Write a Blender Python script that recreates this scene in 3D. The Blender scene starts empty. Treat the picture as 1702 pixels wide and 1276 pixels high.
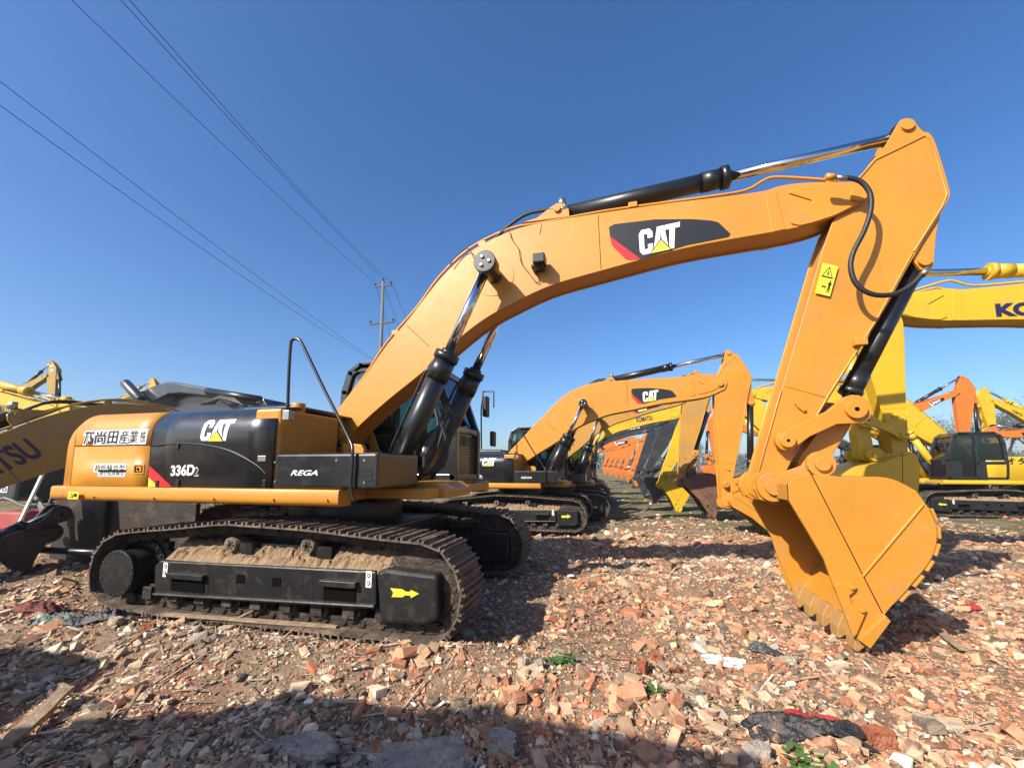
import bpy, bmesh, math, random
import numpy as np
from mathutils import Vector, Matrix
R = math.radians
random.seed(7); rng = np.random.default_rng(7)
sc = bpy.context.scene
COL = sc.collection
# ---------------------------------------------------------------- camera, sky, sun, exposure
cam = bpy.data.cameras.new("camera"); camo = bpy.data.objects.new("camera", cam); COL.objects.link(camo)
camo.location = (0, 0, 1.6); camo.rotation_euler = (R(96.5), 0, R(14))
cam.sensor_width = 36; cam.lens = 700/1702*36; cam.shift_y = 59/1702
cam.clip_start = .05; cam.clip_end = 8000; sc.camera = camo
SUN_AZ, SUN_EL = 36, 37      # the light travels towards this bearing from +Y to +X
w = bpy.data.worlds.new("World"); sc.world = w; w.use_nodes = True
nt = w.node_tree; bg = nt.nodes["Background"]
sky = nt.nodes.new("ShaderNodeTexSky"); sky.sky_type = 'NISHITA'; sky.sun_disc = False
sky.sun_elevation = R(SUN_EL); sky.sun_rotation = R(180+SUN_AZ); sky.altitude = 0
sky.air_density = 1.0; sky.dust_density = 1.5; sky.ozone_density = 5.0
hs = nt.nodes.new('ShaderNodeHueSaturation'); hs.inputs['Saturation'].default_value = 1.2; hs.inputs['Hue'].default_value = .505; nt.links.new(sky.outputs[0], hs.inputs['Color']); nt.links.new(hs.outputs[0], bg.inputs[0]); bg.inputs[1].default_value = .1
sl = bpy.data.lights.new("sun", 'SUN'); sl.energy = 5.0; sl.angle = R(.5); sl.color = (1, .93, .83)
slo = bpy.data.objects.new("sun", sl); COL.objects.link(slo)
_d = Vector((math.sin(R(SUN_AZ))*math.cos(R(SUN_EL)), math.cos(R(SUN_AZ))*math.cos(R(SUN_EL)), -math.sin(R(SUN_EL))))
slo.rotation_euler = _d.to_track_quat('-Z', 'Y').to_euler(); slo.location = (-10, -14, 14)
sc.view_settings.view_transform = 'Standard'; sc.view_settings.look = 'None'
sc.view_settings.exposure = 0.9; sc.view_settings.gamma = 1
sc.cycles.max_bounces = 6
# ---------------------------------------------------------------- materials
MATS = {}; AL = .70      # one scale for every base colour, set with the exposure
def mat(name, col, rough=.5, metal=0., var=.08, scale=3., bump=0., bscale=40., coat=0., dirt=None, damt=.35, dscale=2.5, spec=.5, streak=0.):
    if name in MATS: return MATS[name]
    m = bpy.data.materials.new(name); m.use_nodes = True; n = m.node_tree.nodes; l = m.node_tree.links
    b = n["Principled BSDF"]; tc = n.new("ShaderNodeTexCoord")
    nz = n.new("ShaderNodeTexNoise"); nz.inputs['Scale'].default_value = scale; nz.inputs['Detail'].default_value = 6
    l.new(tc.outputs['Object'], nz.inputs['Vector'])
    r = n.new("ShaderNodeValToRGB"); r.color_ramp.elements[0].position = .3; r.color_ramp.elements[1].position = .72
    c = Vector(col)*(AL if name not in ('white_decal', 'chrome') else .85)
    r.color_ramp.elements[0].color = (*(c*(1-var)), 1); r.color_ramp.elements[1].color = (*(c*(1+var)), 1)
    l.new(nz.outputs['Fac'], r.inputs[0]); out = r.outputs[0]
    if dirt:
        n2 = n.new("ShaderNodeTexNoise"); n2.inputs['Scale'].default_value = dscale; n2.inputs['Detail'].default_value = 10; n2.inputs['Roughness'].default_value = .7
        l.new(tc.outputs['Object'], n2.inputs['Vector'])
        r2 = n.new("ShaderNodeValToRGB"); r2.color_ramp.elements[0].position = .5; r2.color_ramp.elements[1].position = .72
        r2.color_ramp.elements[1].color = (damt, damt, damt, 1); r2.color_ramp.elements[0].color = (0, 0, 0, 1)
        l.new(n2.outputs['Fac'], r2.inputs[0])
        mx = n.new("ShaderNodeMix"); mx.data_type = 'RGBA'; l.new(r2.outputs[0], mx.inputs[0]); l.new(out, mx.inputs[6]); mx.inputs[7].default_value = (*[q*AL for q in dirt], 1)
        out = mx.outputs[2]
        mr = n.new("ShaderNodeMath"); mr.operation = 'MULTIPLY_ADD'; l.new(r2.outputs[0], mr.inputs[0]); mr.inputs[1].default_value = .5; mr.inputs[2].default_value = rough
        l.new(mr.outputs[0], b.inputs['Roughness'])
    else: b.inputs['Roughness'].default_value = rough
    if streak:                      # run-off streaks down the steel, and small chips
        mp_ = n.new("ShaderNodeMapping"); mp_.inputs['Scale'].default_value = (9, 9, .7); l.new(tc.outputs['Object'], mp_.inputs['Vector'])
        for vec, sc_, p0, p1, amt, cc in ((mp_.outputs[0], 2.2, .55, .8, streak, (.16, .10, .05)), (tc.outputs['Object'], 26., .70, .74, streak*1.6, (.10, .06, .035))):
            n4 = n.new("ShaderNodeTexNoise"); n4.inputs['Scale'].default_value = sc_; n4.inputs['Detail'].default_value = 7; n4.inputs['Roughness'].default_value = .65; l.new(vec, n4.inputs['Vector'])
            r4 = n.new("ShaderNodeValToRGB"); r4.color_ramp.elements[0].position = p0; r4.color_ramp.elements[1].position = p1; r4.color_ramp.elements[0].color = (0, 0, 0, 1); r4.color_ramp.elements[1].color = (amt, amt, amt, 1); l.new(n4.outputs['Fac'], r4.inputs[0])
            m4 = n.new("ShaderNodeMix"); m4.data_type = 'RGBA'; l.new(r4.outputs[0], m4.inputs[0]); l.new(out, m4.inputs[6]); m4.inputs[7].default_value = (*cc, 1); out = m4.outputs[2]
    l.new(out, b.inputs['Base Color']); b.inputs['Metallic'].default_value = metal
    b.inputs['Coat Weight'].default_value = coat; b.inputs['Coat Roughness'].default_value = .15
    b.inputs['Specular IOR Level'].default_value = spec
    if bump:
        n3 = n.new("ShaderNodeTexNoise"); n3.inputs['Scale'].default_value = bscale; n3.inputs['Detail'].default_value = 5
        l.new(tc.outputs['Object'], n3.inputs['Vector'])
        bp = n.new("ShaderNodeBump"); bp.inputs['Strength'].default_value = bump; bp.inputs['Distance'].default_value = .02
        l.new(n3.outputs['Fac'], bp.inputs['Height']); l.new(bp.outputs[0], b.inputs['Normal'])
    MATS[name] = m; return m
def paint(name, col, **k):
    a = dict(rough=.44, var=.08, scale=1.3, bump=.16, bscale=3, coat=.08, dirt=(.30, .20, .11), damt=.24, dscale=3.5, streak=.32); a.update(k)
    return mat(name, col, **a)
CATY = paint('loader_yellow', (.67, .285, .022))
KOMY = paint('bright_yellow_paint', (.74, .46, .012))
KOMD = paint('old_yellow_paint', (.46, .285, .055), damt=.4)
ORNG = paint('orange_paint', (.68, .19, .015))
RUST = mat('worn_rusty_paint', (.16, .075, .04), .7, var=.35, scale=6, bump=.5, bscale=30, dirt=(.30, .17, .09), damt=.5)
SHBR = mat('shade_brown_steel', (.055, .038, .024), .75, var=.35, scale=6, bump=.5, bscale=30, dirt=(.22, .14, .08), damt=.4)  # shade painted into the colour of the left machine's stick and bucket
TOTH = paint('worn_tooth_paint', (.50, .27, .08), rough=.6, coat=0, dirt=(.30, .22, .15), damt=.8, dscale=9, bump=.4, bscale=20, streak=.6)
BUCK = paint('bucket_yellow', (.64, .27, .02), rough=.55, coat=.05, var=.09, dirt=(.36, .25, .15), damt=.42, dscale=2.2, bump=.25, bscale=5)
WORN = paint('worn_yellow_paint', (.55, .28, .05), dirt=(.25, .2, .16), damt=.65, dscale=1.6)
BLKP = mat('black_panel_paint', (.018, .019, .021), .28, var=.2, scale=1.2, coat=.5, dirt=(.12, .105, .085), damt=.22, dscale=4, bump=.06, bscale=3)
GRYP = mat('dark_grey_paint', (.035, .042, .047), .3, var=.15, scale=2, coat=.5, dirt=(.15, .13, .1), damt=.25)
BLKF = mat('black_frame_paint', (.014, .014, .014), .38, var=.3, scale=3, bump=.15, bscale=20, dirt=(.12, .09, .06), damt=.32, dscale=7)
BLKC = mat('black_cylinder_paint', (.012, .013, .013), .36, coat=.15, var=.2, bump=.03, bscale=6, dirt=(.1, .09, .07), damt=.12)
RUBB = mat('black_rubber', (.016, .016, .016), .55, var=.2, bump=.2, bscale=60)
CHRM = mat('chrome', (.75, .75, .75), .08, metal=1, var=.03)
STEL = mat('steel_fitting', (.55, .54, .5), .35, metal=.9, var=.2, scale=10)
TRCK = mat('track_steel', (.14, .105, .078), .65, metal=.25, var=.45, scale=9, bump=.6, bscale=40, dirt=(.42, .31, .21), damt=1., dscale=4)
CHAI = mat('track_chain_steel', (.045, .034, .026), .6, metal=.3, var=.4, scale=9, bump=.6, bscale=40, dirt=(.28, .19, .12), damt=.8, dscale=7)
SOIL = mat('dry_soil', (.33, .225, .135), .95, var=.3, scale=12, bump=1, bscale=40, spec=.1)
WHIT = mat('white_decal', (.8, .8, .78), .4, var=.03)
REDD = mat('red_decal', (.62, .015, .02), .4, var=.05)
YELD = mat('yellow_decal', (.85, .75, .05), .4, var=.05)
BLKD = mat('black_decal', (.015, .015, .016), .4, var=.1)
NAVY = mat('navy_decal', (.02, .018, .075), .4, var=.1)
SEAM = mat('shadow_gap', (.006, .005, .004), .95, var=.1, spec=.05)
WOOD = mat('old_wood', (.36, .25, .15), .85, var=.3, scale=14, bump=.5, bscale=50)
CONC = mat('concrete', (.40, .36, .30), .95, var=.35, scale=9, bump=1, bscale=45, dirt=(.30, .22, .15), damt=.8, dscale=6, spec=.1)
GALV = mat('grey_pole_concrete', (.15, .15, .16), .8, var=.1)
def glass_mat():
    m = bpy.data.materials.new('tinted_cab_glass'); m.use_nodes = True; n = m.node_tree.nodes; l = m.node_tree.links
    n.remove(n["Principled BSDF"]); o = n["Material Output"]
    t = n.new("ShaderNodeBsdfTransparent"); t.inputs[0].default_value = (.50, .62, .60, 1)
    g = n.new("ShaderNodeBsdfGlossy"); g.inputs['Roughness'].default_value = .04; g.inputs[0].default_value = (.92, .96, .96, 1)
    f = n.new("ShaderNodeFresnel"); f.inputs[0].default_value = 1.6
    x = n.new("ShaderNodeMixShader"); l.new(f.outputs[0], x.inputs[0]); l.new(t.outputs[0], x.inputs[1]); l.new(g.outputs[0], x.inputs[2]); l.new(x.outputs[0], o.inputs[0])
    return m
GLAS = glass_mat()
# ---------------------------------------------------------------- object and mesh helpers
def tag(o, label=None, cat=None, group=None, kind=None):
    if label: o['label'] = label
    if cat: o['category'] = cat
    if group: o['group'] = group
    if kind: o['kind'] = kind
    return o
def empty(name, loc, rz=0., **k):
    o = bpy.data.objects.new(name, None); COL.objects.link(o); o.location = loc; o.rotation_euler = (0, 0, rz); o.empty_display_size = .2
    return tag(o, **k)
class MB:
    def __init__(s): s.v = []; s.f = []; s.m = []; s.s = []
    def add(s, vs, fs, mi=0, sm=False):
        b = len(s.v); s.v += [tuple(p) for p in vs]
        for f in fs: s.f.append(tuple(b+i for i in f)); s.m.append(mi); s.s.append(sm)
        return s
    def prism(s, poly, y0, y1, mi=0):           # outline in the x-z plane, thickness along y
        n = len(poly); vs = [(x, y0, z) for x, z in poly]+[(x, y1, z) for x, z in poly]
        fs = [tuple(range(n)), tuple(range(2*n-1, n-1, -1))]+[(i, n+i, n+(i+1) % n, (i+1) % n) for i in range(n)]
        return s.add(vs, fs, mi)
    def extx(s, prof, x0, x1, mi=0, sm=False):        # outline in the y-z plane, length along x
        n = len(prof); vs = [(x0, y, z) for y, z in prof]+[(x1, y, z) for y, z in prof]
        return s.add(vs, [tuple(range(n)), tuple(range(2*n-1, n-1, -1))], mi).add(vs, [(i, n+i, n+(i+1) % n, (i+1) % n) for i in range(n)], mi, sm)
    def box(s, x0, x1, y0, y1, z0, z1, mi=0): return s.prism([(x0, z0), (x1, z0), (x1, z1), (x0, z1)], y0, y1, mi)
    def obox(s, c, ax, ay, az, mi=0):
        c, ax, ay, az = map(Vector, (c, ax, ay, az)); vs = [c+i*ax+j*ay+k*az for k in (-1, 1) for j in (-1, 1) for i in (-1, 1)]
        return s.add(vs, [(0, 2, 3, 1), (4, 5, 7, 6), (0, 1, 5, 4), (2, 6, 7, 3), (0, 4, 6, 2), (1, 3, 7, 5)], mi)
    def cyl(s, p0, p1, r0, r1=None, n=24, mi=0, caps=True):
        p0, p1 = Vector(p0), Vector(p1); r1 = r0 if r1 is None else r1; d = (p1-p0).normalized()
        a = d.orthogonal().normalized(); b = d.cross(a); vs = []
        for p, r in ((p0, r0), (p1, r1)): vs += [p+(a*math.cos(t*2*math.pi/n)+b*math.sin(t*2*math.pi/n))*r for t in range(n)]
        s.add(vs, [(i, (i+1) % n, n+(i+1) % n, n+i) for i in range(n)], mi, True)
        if caps: s.add(vs, [tuple(range(n-1, -1, -1)), tuple(range(n, 2*n))], mi)
        return s
    def tube(s, pts, r, n=8, mi=0, smooth=3):
        P = [Vector(p) for p in pts]
        if smooth and len(P) > 2:
            Q = []
            for i in range(len(P)-1):
                p0 = P[max(i-1, 0)]; p1 = P[i]; p2 = P[i+1]; p3 = P[min(i+2, len(P)-1)]
                for k in range(smooth):
                    t = k/smooth; Q.append(.5*((2*p1)+(p2-p0)*t+(2*p0-5*p1+4*p2-p3)*t*t+(3*p1-p0-3*p2+p3)*t**3))
            P = Q+[P[-1]]
        vs = []; a = None
        for i, p in enumerate(P):
            d = (P[min(i+1, len(P)-1)]-P[max(i-1, 0)]).normalized()
            a = d.orthogonal().normalized() if a is None else (a-d*a.dot(d)).normalized()
            b = d.cross(a); vs += [p+(a*math.cos(t*2*math.pi/n)+b*math.sin(t*2*math.pi/n))*r for t in range(n)]
        s.add(vs, [(k*n+i, k*n+(i+1) % n, (k+1)*n+(i+1) % n, (k+1)*n+i) for k in range(len(P)-1) for i in range(n)], mi, True)
        L = len(vs); return s.add(vs, [tuple(range(n-1, -1, -1)), tuple(range(L-n, L))], mi)
    def parts(s, name, mats, parent=None, bevel=0, seg=2):       # one object for each separate piece
        par = list(range(len(s.v)))
        def root(i):
            while par[i] != i: par[i] = par[par[i]]; i = par[i]
            return i
        key = {}
        for i, v in enumerate(s.v):
            k = tuple(round(c, 4) for c in v)
            if k in key: par[root(i)] = root(key[k])
            else: key[k] = i
        for f in s.f:
            for i in f[1:]: par[root(i)] = root(f[0])
        G = {}
        for f, m, q in zip(s.f, s.m, s.s): G.setdefault(root(f[0]), []).append((f, m, q))
        out = []
        for g in G.values():
            ix = {}; o = MB()
            for f, m, q in g:
                for i in f:
                    if i not in ix: ix[i] = len(o.v); o.v.append(s.v[i])
                o.f.append(tuple(ix[i] for i in f)); o.m.append(m); o.s.append(q)
            out.append(o.build(name, mats, parent, bevel, seg))
        return out[0] if out else None
    def build(s, name, mats, parent=None, bevel=0, seg=2, M=None):
        me = bpy.data.meshes.new(name); vs = s.v if M is None else [tuple(M @ Vector(v)) for v in s.v]
        me.from_pydata(vs, [], s.f); me.polygons.foreach_set('material_index', s.m); me.polygons.foreach_set('use_smooth', s.s)
        for m in (mats if isinstance(mats, (list, tuple)) else [mats]): me.materials.append(m)
        bm = bmesh.new(); bm.from_mesh(me)
        bmesh.ops.remove_doubles(bm, verts=bm.verts, dist=1e-5)
        bmesh.ops.recalc_face_normals(bm, faces=bm.faces); bm.to_mesh(me); bm.free()
        o = bpy.data.objects.new(name, me); COL.objects.link(o); o.parent = parent
        if bevel:
            b = o.modifiers.new('bevel', 'BEVEL'); b.width = bevel; b.segments = seg; b.limit_method = 'ANGLE'; b.angle_limit = R(38)
        return o
def inset(poly, d):                         # moves an outline inwards by d
    n = len(poly); A = sum(poly[i][0]*poly[(i+1) % n][1]-poly[(i+1) % n][0]*poly[i][1] for i in range(n)); sg = 1 if A > 0 else -1; out = []
    for i in range(n):
        p, q, r = Vector(poly[i-1]), Vector(poly[i]), Vector(poly[(i+1) % n]); a = (q-p).normalized(); b = (r-q).normalized()
        na = Vector((-a.y, a.x))*sg; nb = Vector((-b.y, b.x))*sg; m = (na+nb)
        k = max(.35, 1+na.dot(nb)); m = m/k; out.append(tuple(q+m*d))
    return out
def circ(c, r, n=24): return [(c[0]+r*math.cos(2*math.pi*i/n), c[1]+r*math.sin(2*math.pi*i/n)) for i in range(n)]
def sim(pts, a0, a1, b0, b1):               # the similarity that carries a0->b0 and a1->b1
    k = complex(b1[0]-b0[0], b1[1]-b0[1])/complex(a1[0]-a0[0], a1[1]-a0[1]); o = complex(*b0)-k*complex(*a0)
    return [((k*complex(*p)+o).real, (k*complex(*p)+o).imag) for p in pts]
_T = {}
def text2d(s, off=0.):
    if (s, off) in _T: return _T[(s, off)]
    c = bpy.data.curves.new('t', 'FONT'); c.body = s; c.size = 1; c.offset = off; c.resolution_u = 4; c.fill_mode = 'FRONT'
    o = bpy.data.objects.new('t', c); COL.objects.link(o); dg = bpy.context.evaluated_depsgraph_get()
    me = bpy.data.meshes.new_from_object(o.evaluated_get(dg)); V = [(v.co.x, v.co.y) for v in me.vertices]; F = [tuple(p.vertices) for p in me.polygons]
    bpy.data.objects.remove(o); bpy.data.curves.remove(c); bpy.data.meshes.remove(me)
    xs = [v[0] for v in V]; ys = [v[1] for v in V]; x0, x1, y0, y1 = min(xs), max(xs), min(ys), max(ys)
    V = [((x-x0)/(x1-x0), (y-y0)/(y1-y0)) for x, y in V]; _T[(s, off)] = (V, F); return V, F
def onquad(V, q):                           # unit square -> quad bl, br, tr, tl in space
    q = [Vector(p) for p in q]
    return [q[0]*(1-x)*(1-y)+q[1]*x*(1-y)+q[2]*x*y+q[3]*(1-x)*y for x, y in V]
def lettering(mb, s, q, mi=0, off=.02):
    V, F = text2d(s, off); mb.add(onquad(V, q), F, mi)
CATL = [[(0, .15), (0, .85), (.07, 1), (.27, 1), (.34, .85), (.34, .62), (.215, .62), (.215, .8), (.125, .8), (.125, .2), (.215, .2), (.215, .38), (.34, .38), (.34, .15), (.27, 0), (.07, 0)],
        [(.34, 0), (.45, 1), (.62, 1), (.75, 0), (.62, 0), (.6, .22), (.47, .22), (.455, 0)],
        [(.64, 1), (1, 1), (1, .8), (.885, .8), (.885, 0), (.755, 0), (.755, .8), (.64, .8)]]
def cat_logo(mb, q, nrm, wi=0, yi=1, bi=2):
    nv = Vector(nrm)
    for L in CATL: mb.add(onquad(L, q), [tuple(range(len(L)))], wi)
    mb.add([p+nv*.002 for p in onquad([(.52, .42), (.54, .8), (.565, .42)], q)], [(0, 1, 2)], bi)
    mb.add([p+nv*.003 for p in onquad([(.235, -.06), (.54, .5), (.845, -.06)], q)], [(0, 1, 2)], bi)
    mb.add([p+nv*.005 for p in onquad([(.29, -.02), (.54, .43), (.79, -.02)], q)], [(0, 1, 2)], yi)
# ---------------------------------------------------------------- excavator outlines, metres, x forward, measured on the large machine
XA = -3.6; CY = 5.15
F0, T0 = [(0.033, 2.041), (6.155, 4.475)]
B0 = [(5.111, 1.405)][0]; K0 = [(5.662, 0.057)][0]
BOOM = [(-0.176, 2.268), (0.125, 2.613), (0.348, 2.876), (0.629, 3.249), (0.896, 3.519), (1.155, 3.828), (1.353, 4.058), (1.609, 4.295), (1.904, 4.474), (2.326, 4.622), (2.657, 4.672), (3.017, 4.682), (3.452, 4.691), (3.87, 4.692), (4.192, 4.694), (4.464, 4.688), (4.906, 4.675), (5.306, 4.674), (5.414, 4.713), (5.664, 4.712), (6.156, 4.633), (6.222, 4.566), (6.243, 4.481), (6.208, 4.384), (5.934, 4.27), (5.73, 4.218), (5.465, 4.187), (5.106, 4.167), (4.439, 4.121), (3.921, 4.032), (3.47, 3.951), (2.939, 3.858), (2.667, 3.771), (2.472, 3.693), (2.01, 3.496), (1.573, 3.188), (1.343, 2.988), (1.133, 2.809), (0.631, 2.462), (0.16, 2.079), (0.04, 1.895), (-0.119, 1.922), (-0.224, 2.104)]
TIPP = [(5.522, 4.616), (5.683, 4.681), (6.145, 4.607), (6.2, 4.543), (6.216, 4.472), (6.182, 4.389), (5.926, 4.279), (5.72, 4.228), (5.593, 4.212), (5.515, 4.245), (5.505, 4.281), (5.724, 4.442), (5.727, 4.484), (5.515, 4.603)]
STICK = [(6.691, 5.295), (6.739, 5.263), (6.779, 5.178), (6.82, 5.107), (6.86, 5.092), (6.887, 5.052), (6.912, 4.958), (6.944, 4.723), (6.984, 4.409), (6.974, 4.352), (6.927, 4.255), (6.636, 3.801), (6.251, 3.102), (6.114, 2.906), (5.753, 2.316), (5.605, 2.082), (5.332, 1.617), (5.255, 1.456), (5.226, 1.363), (5.166, 1.294), (5.086, 1.268), (5.021, 1.316), (4.998, 1.403), (5.022, 1.529), (5.331, 2.468), (5.603, 3.305), (5.885, 4.172), (6.018, 4.372), (6.191, 4.676), (6.363, 4.901), (6.452, 4.988), (6.54, 5.131), (6.579, 5.207), (6.634, 5.286)]
SLUG = [(6.928, 4.294), (6.843, 3.981), (6.79, 3.634), (6.746, 3.594), (6.682, 3.615), (6.625, 3.718), (6.64, 3.879)]
STICKC = [(6.68, 5.199)][0]          # rod pin of the stick cylinder
IDLP = [(5.285, 1.872)][0]; JP = [(5.905, 2.173)][0]; BK2 = [(5.552, 1.635)][0]; E0P = [(6.71, 3.701)][0]
D0P = [(2.945, 4.85)][0]
C0P = [(0.87, 1.324)][0]; C1P = [(2.134, 4.029)][0]
EARS = [(4.951, 1.384), (5.008, 1.488), (5.165, 1.531), (5.403, 1.617), (5.474, 1.719), (5.554, 1.736), (5.616, 1.652), (5.613, 1.533), (5.742, 1.463), (5.441, 1.253), (5.135, 1.229), (4.995, 1.275)]
BSIDE = [(5.129, 1.295), (5.129, 1.443), (5.163, 1.499), (5.224, 1.532), (5.442, 1.533), (5.678, 1.497), (5.827, 1.524), (5.969, 1.499), (6.113, 1.401), (6.192, 1.259), (6.234, 1.113), (6.229, 0.992), (6.195, 0.871), (6.122, 0.748), (6.033, 0.639), (5.94, 0.514), (5.787, 0.349), (5.662, 0.067), (5.572, 0.152), (5.432, 0.545), (5.375, 0.777), (5.253, 1.039)]
BSHELL = BSIDE[0:18]
CUTR = [(5.422, 0.565), (5.47, 0.594), (5.548, 0.604), (5.595, 0.566), (5.572, 0.527), (5.531, 0.491), (5.544, 0.426), (5.617, 0.407), (5.651, 0.375), (5.559, 0.173), (5.535, 0.146)]
CORN = [(5.782, 0.349), (5.815, 0.305), (5.648, 0.068), (5.569, 0.129)]
TRK = [(-2.177, 0.204), (-2.232, 0.434), (-2.207, 0.573), (-2.138, 0.728), (-1.931, 0.875), (-1.502, 0.929), (-1.064, 0.963), (-0.428, 1.04), (-0.213, 1.034), (0.67, 1.015), (1.288, 0.964), (1.955, 0.932), (2.13, 0.83), (2.212, 0.685), (2.271, 0.501), (2.245, 0.329)]+[(2.2, .16), (2.0, .035), (1, .03), (-1.8, .03), (-2.1, .13)]
def chaikin(P, closed=True, lim=26, it=2):     # rounds the shallow bends of an outline, keeps its corners
    for _ in range(it):
        Q = []; n = len(P)
        for i in range(n):
            if not closed and i in (0, n-1): Q.append(P[i]); continue
            a, b, c = Vector(P[i-1]), Vector(P[i]), Vector(P[(i+1) % n])
            if (b-a).angle(c-b) < R(lim): Q += [tuple(b.lerp(a, .25)), tuple(b.lerp(c, .25))]
            else: Q.append(P[i])
        P = Q
    return P
BOOM = chaikin(BOOM); STICK = chaikin(STICK, it=1); _sh = chaikin(BSHELL, False); BSIDE = _sh+BSIDE[18:]; NSH = len(_sh); BSHELL = _sh; TRK = chaikin(TRK, it=1)
def grow(pts, d): return inset(pts, -d)
def along(pts, n):
    P = [Vector(p) for p in pts]; P.append(P[0]); L = [0]
    for i in range(len(P)-1): L.append(L[-1]+(P[i+1]-P[i]).length)
    out = []
    for k in range(n):
        t = L[-1]*k/n; i = max(j for j in range(len(L)-1) if L[j] <= t); q = P[i].lerp(P[i+1], (t-L[i])/(L[i+1]-L[i])); out.append(q)
    return out, L[-1]
def circle_hit(p, rp, q, rq, ref):
    p, q = Vector(p), Vector(q); d = (q-p).length; d2 = min(max(d, abs(rp-rq)+1e-3), rp+rq-1e-3)
    a = (rp*rp-rq*rq+d2*d2)/(2*d2); h = math.sqrt(max(rp*rp-a*a, 0)); u = (q-p)/d; m = p+u*a; n = Vector((-u.y, u.x))
    return min((m+n*h, m-n*h), key=lambda c: (c-Vector(ref)).length)
dist = lambda a, b: math.hypot(a[0]-b[0], a[1]-b[1])
STY = dict(
 cat=dict(p=CATY, side=BLKP, cyl=BLKC, rod=CHRM, chev=True, bucket=BUCK),
 cat2=dict(p=WORN, side=BLKP, cyl=BLKC, rod=CHRM, chev=True, stick=WORN, bucket=RUST),
 kom=dict(p=KOMY, side=KOMY, cyl=KOMY, rod=CHRM),
 komd=dict(p=KOMD, side=GRYP, cyl=BLKC, rod=CHRM),
 komn=dict(p=KOMD, side=GRYP, cyl=BLKC, rod=CHRM, stick=SHBR, bucket=SHBR),
 dark=dict(p=GRYP, side=GRYP, cyl=BLKC, rod=CHRM),
 sany=dict(p=ORNG, side=BLKP, cyl=BLKC, rod=CHRM))
def hydro(parent, name, p0, p1, rb, rr, frac, st, collar=1.35, big=True):
    p0, p1 = Vector(p0), Vector(p1); d = (p1-p0); q = p0+d*frac; u = d.normalized()
    m = MB(); m.cyl(p0+u*rb*.6, q, rb, n=28); m.cyl(q-u*rb*2.6, q-u*rb*.4, rb*1.09, n=28); m.cyl(q-u*rb*.5, q+u*rb*.25, rb*(collar*.92), n=12); m.cyl(q, q+u*rb*.55, rb*.72, n=20)
    m.cyl(p0-Vector((0, rb*.85, 0)), p0+Vector((0, rb*.85, 0)), rb*.95, n=24)
    o = m.build(name, st['cyl'], parent)
    r = MB(); r.cyl(q+u*rb*.3, p1-u*rr*1.3, rr, n=24); r.build('rod', st['rod'], o)
    e = MB(); e.cyl(p1-Vector((0, rr*1.5, 0)), p1+Vector((0, rr*1.5, 0)), rr*1.75, n=24); e.build('rod_eye', st['cyl'], o)
    return o
def track(parent, pts, y0, y1, side, S, n=46, detail=True):
    # side: -1 right, +1 left; shoe plates with three grousers over a link chain
    m = MB(); P, L = along(pts, n); w = L/n
    for i in range(n):
        a, b = P[i], P[(i+1) % n]; c = (a+b)/2; t = (b-a).normalized(); nn = Vector((-t.y, t.x))
        ctr = Vector((sum(p[0] for p in pts)/len(pts), .5*S))
        if nn.dot(c-ctr) < 0: nn = -nn
        T = Vector((t.x, 0, t.y)); N = Vector((nn.x, 0, nn.y)); ym = (y0+y1)/2; hw = abs(y1-y0)/2
        c3 = Vector((c.x, ym, c.y))
        m.obox(c3-N*.024*S, T*w*.475, Vector((0, hw, 0)), N*.008*S)
        for k, g in ((-.40, .030), (0., .022), (.36, .022)):
            m.obox(c3+T*w*k+N*(g/2-.016)*S, T*.011*S, Vector((0, hw*.992, 0)), N*g*S/1.6)
    o = m.build('track_shoes', TRCK, parent)
    m = MB(); Q, L2 = along(inset(pts, .085*S), n)
    for i in range(n):
        a, b = Q[i], Q[(i+1) % n]; c = (a+b)/2; t = (b-a).normalized(); T = Vector((t.x, 0, t.y)); N = Vector((-t.y, 0, t.x))
        for yy in (-.1, .1):
            c3 = Vector((c.x, (y0+y1)/2+yy*S, c.y)); m.obox(c3, T*w*.52, Vector((0, .022*S, 0)), N*.048*S)
        m.cyl((a.x, (y0+y1)/2-.14*S, a.y), (a.x, (y0+y1)/2+.14*S, a.y), .033*S, n=8)
    m.build('link_chain', CHAI, parent)
def bumpy(x0, x1, y0, y1, zf, nx, ny, amp, seed):
    rr = random.Random(seed); m = MB(); vs = []
    for i in range(nx+1):
        for j in range(ny+1):
            e = 0 if (i in (0, nx) or j in (0, ny)) else 1
            vs.append((x0+(x1-x0)*i/nx+rr.uniform(-.006, .006), y0+(y1-y0)*j/ny, zf((j/ny))+e*rr.uniform(0, amp)))
    m.add(vs, [(i*(ny+1)+j, (i+1)*(ny+1)+j, (i+1)*(ny+1)+j+1, i*(ny+1)+j+1) for i in range(nx) for j in range(ny)]); return m
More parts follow.
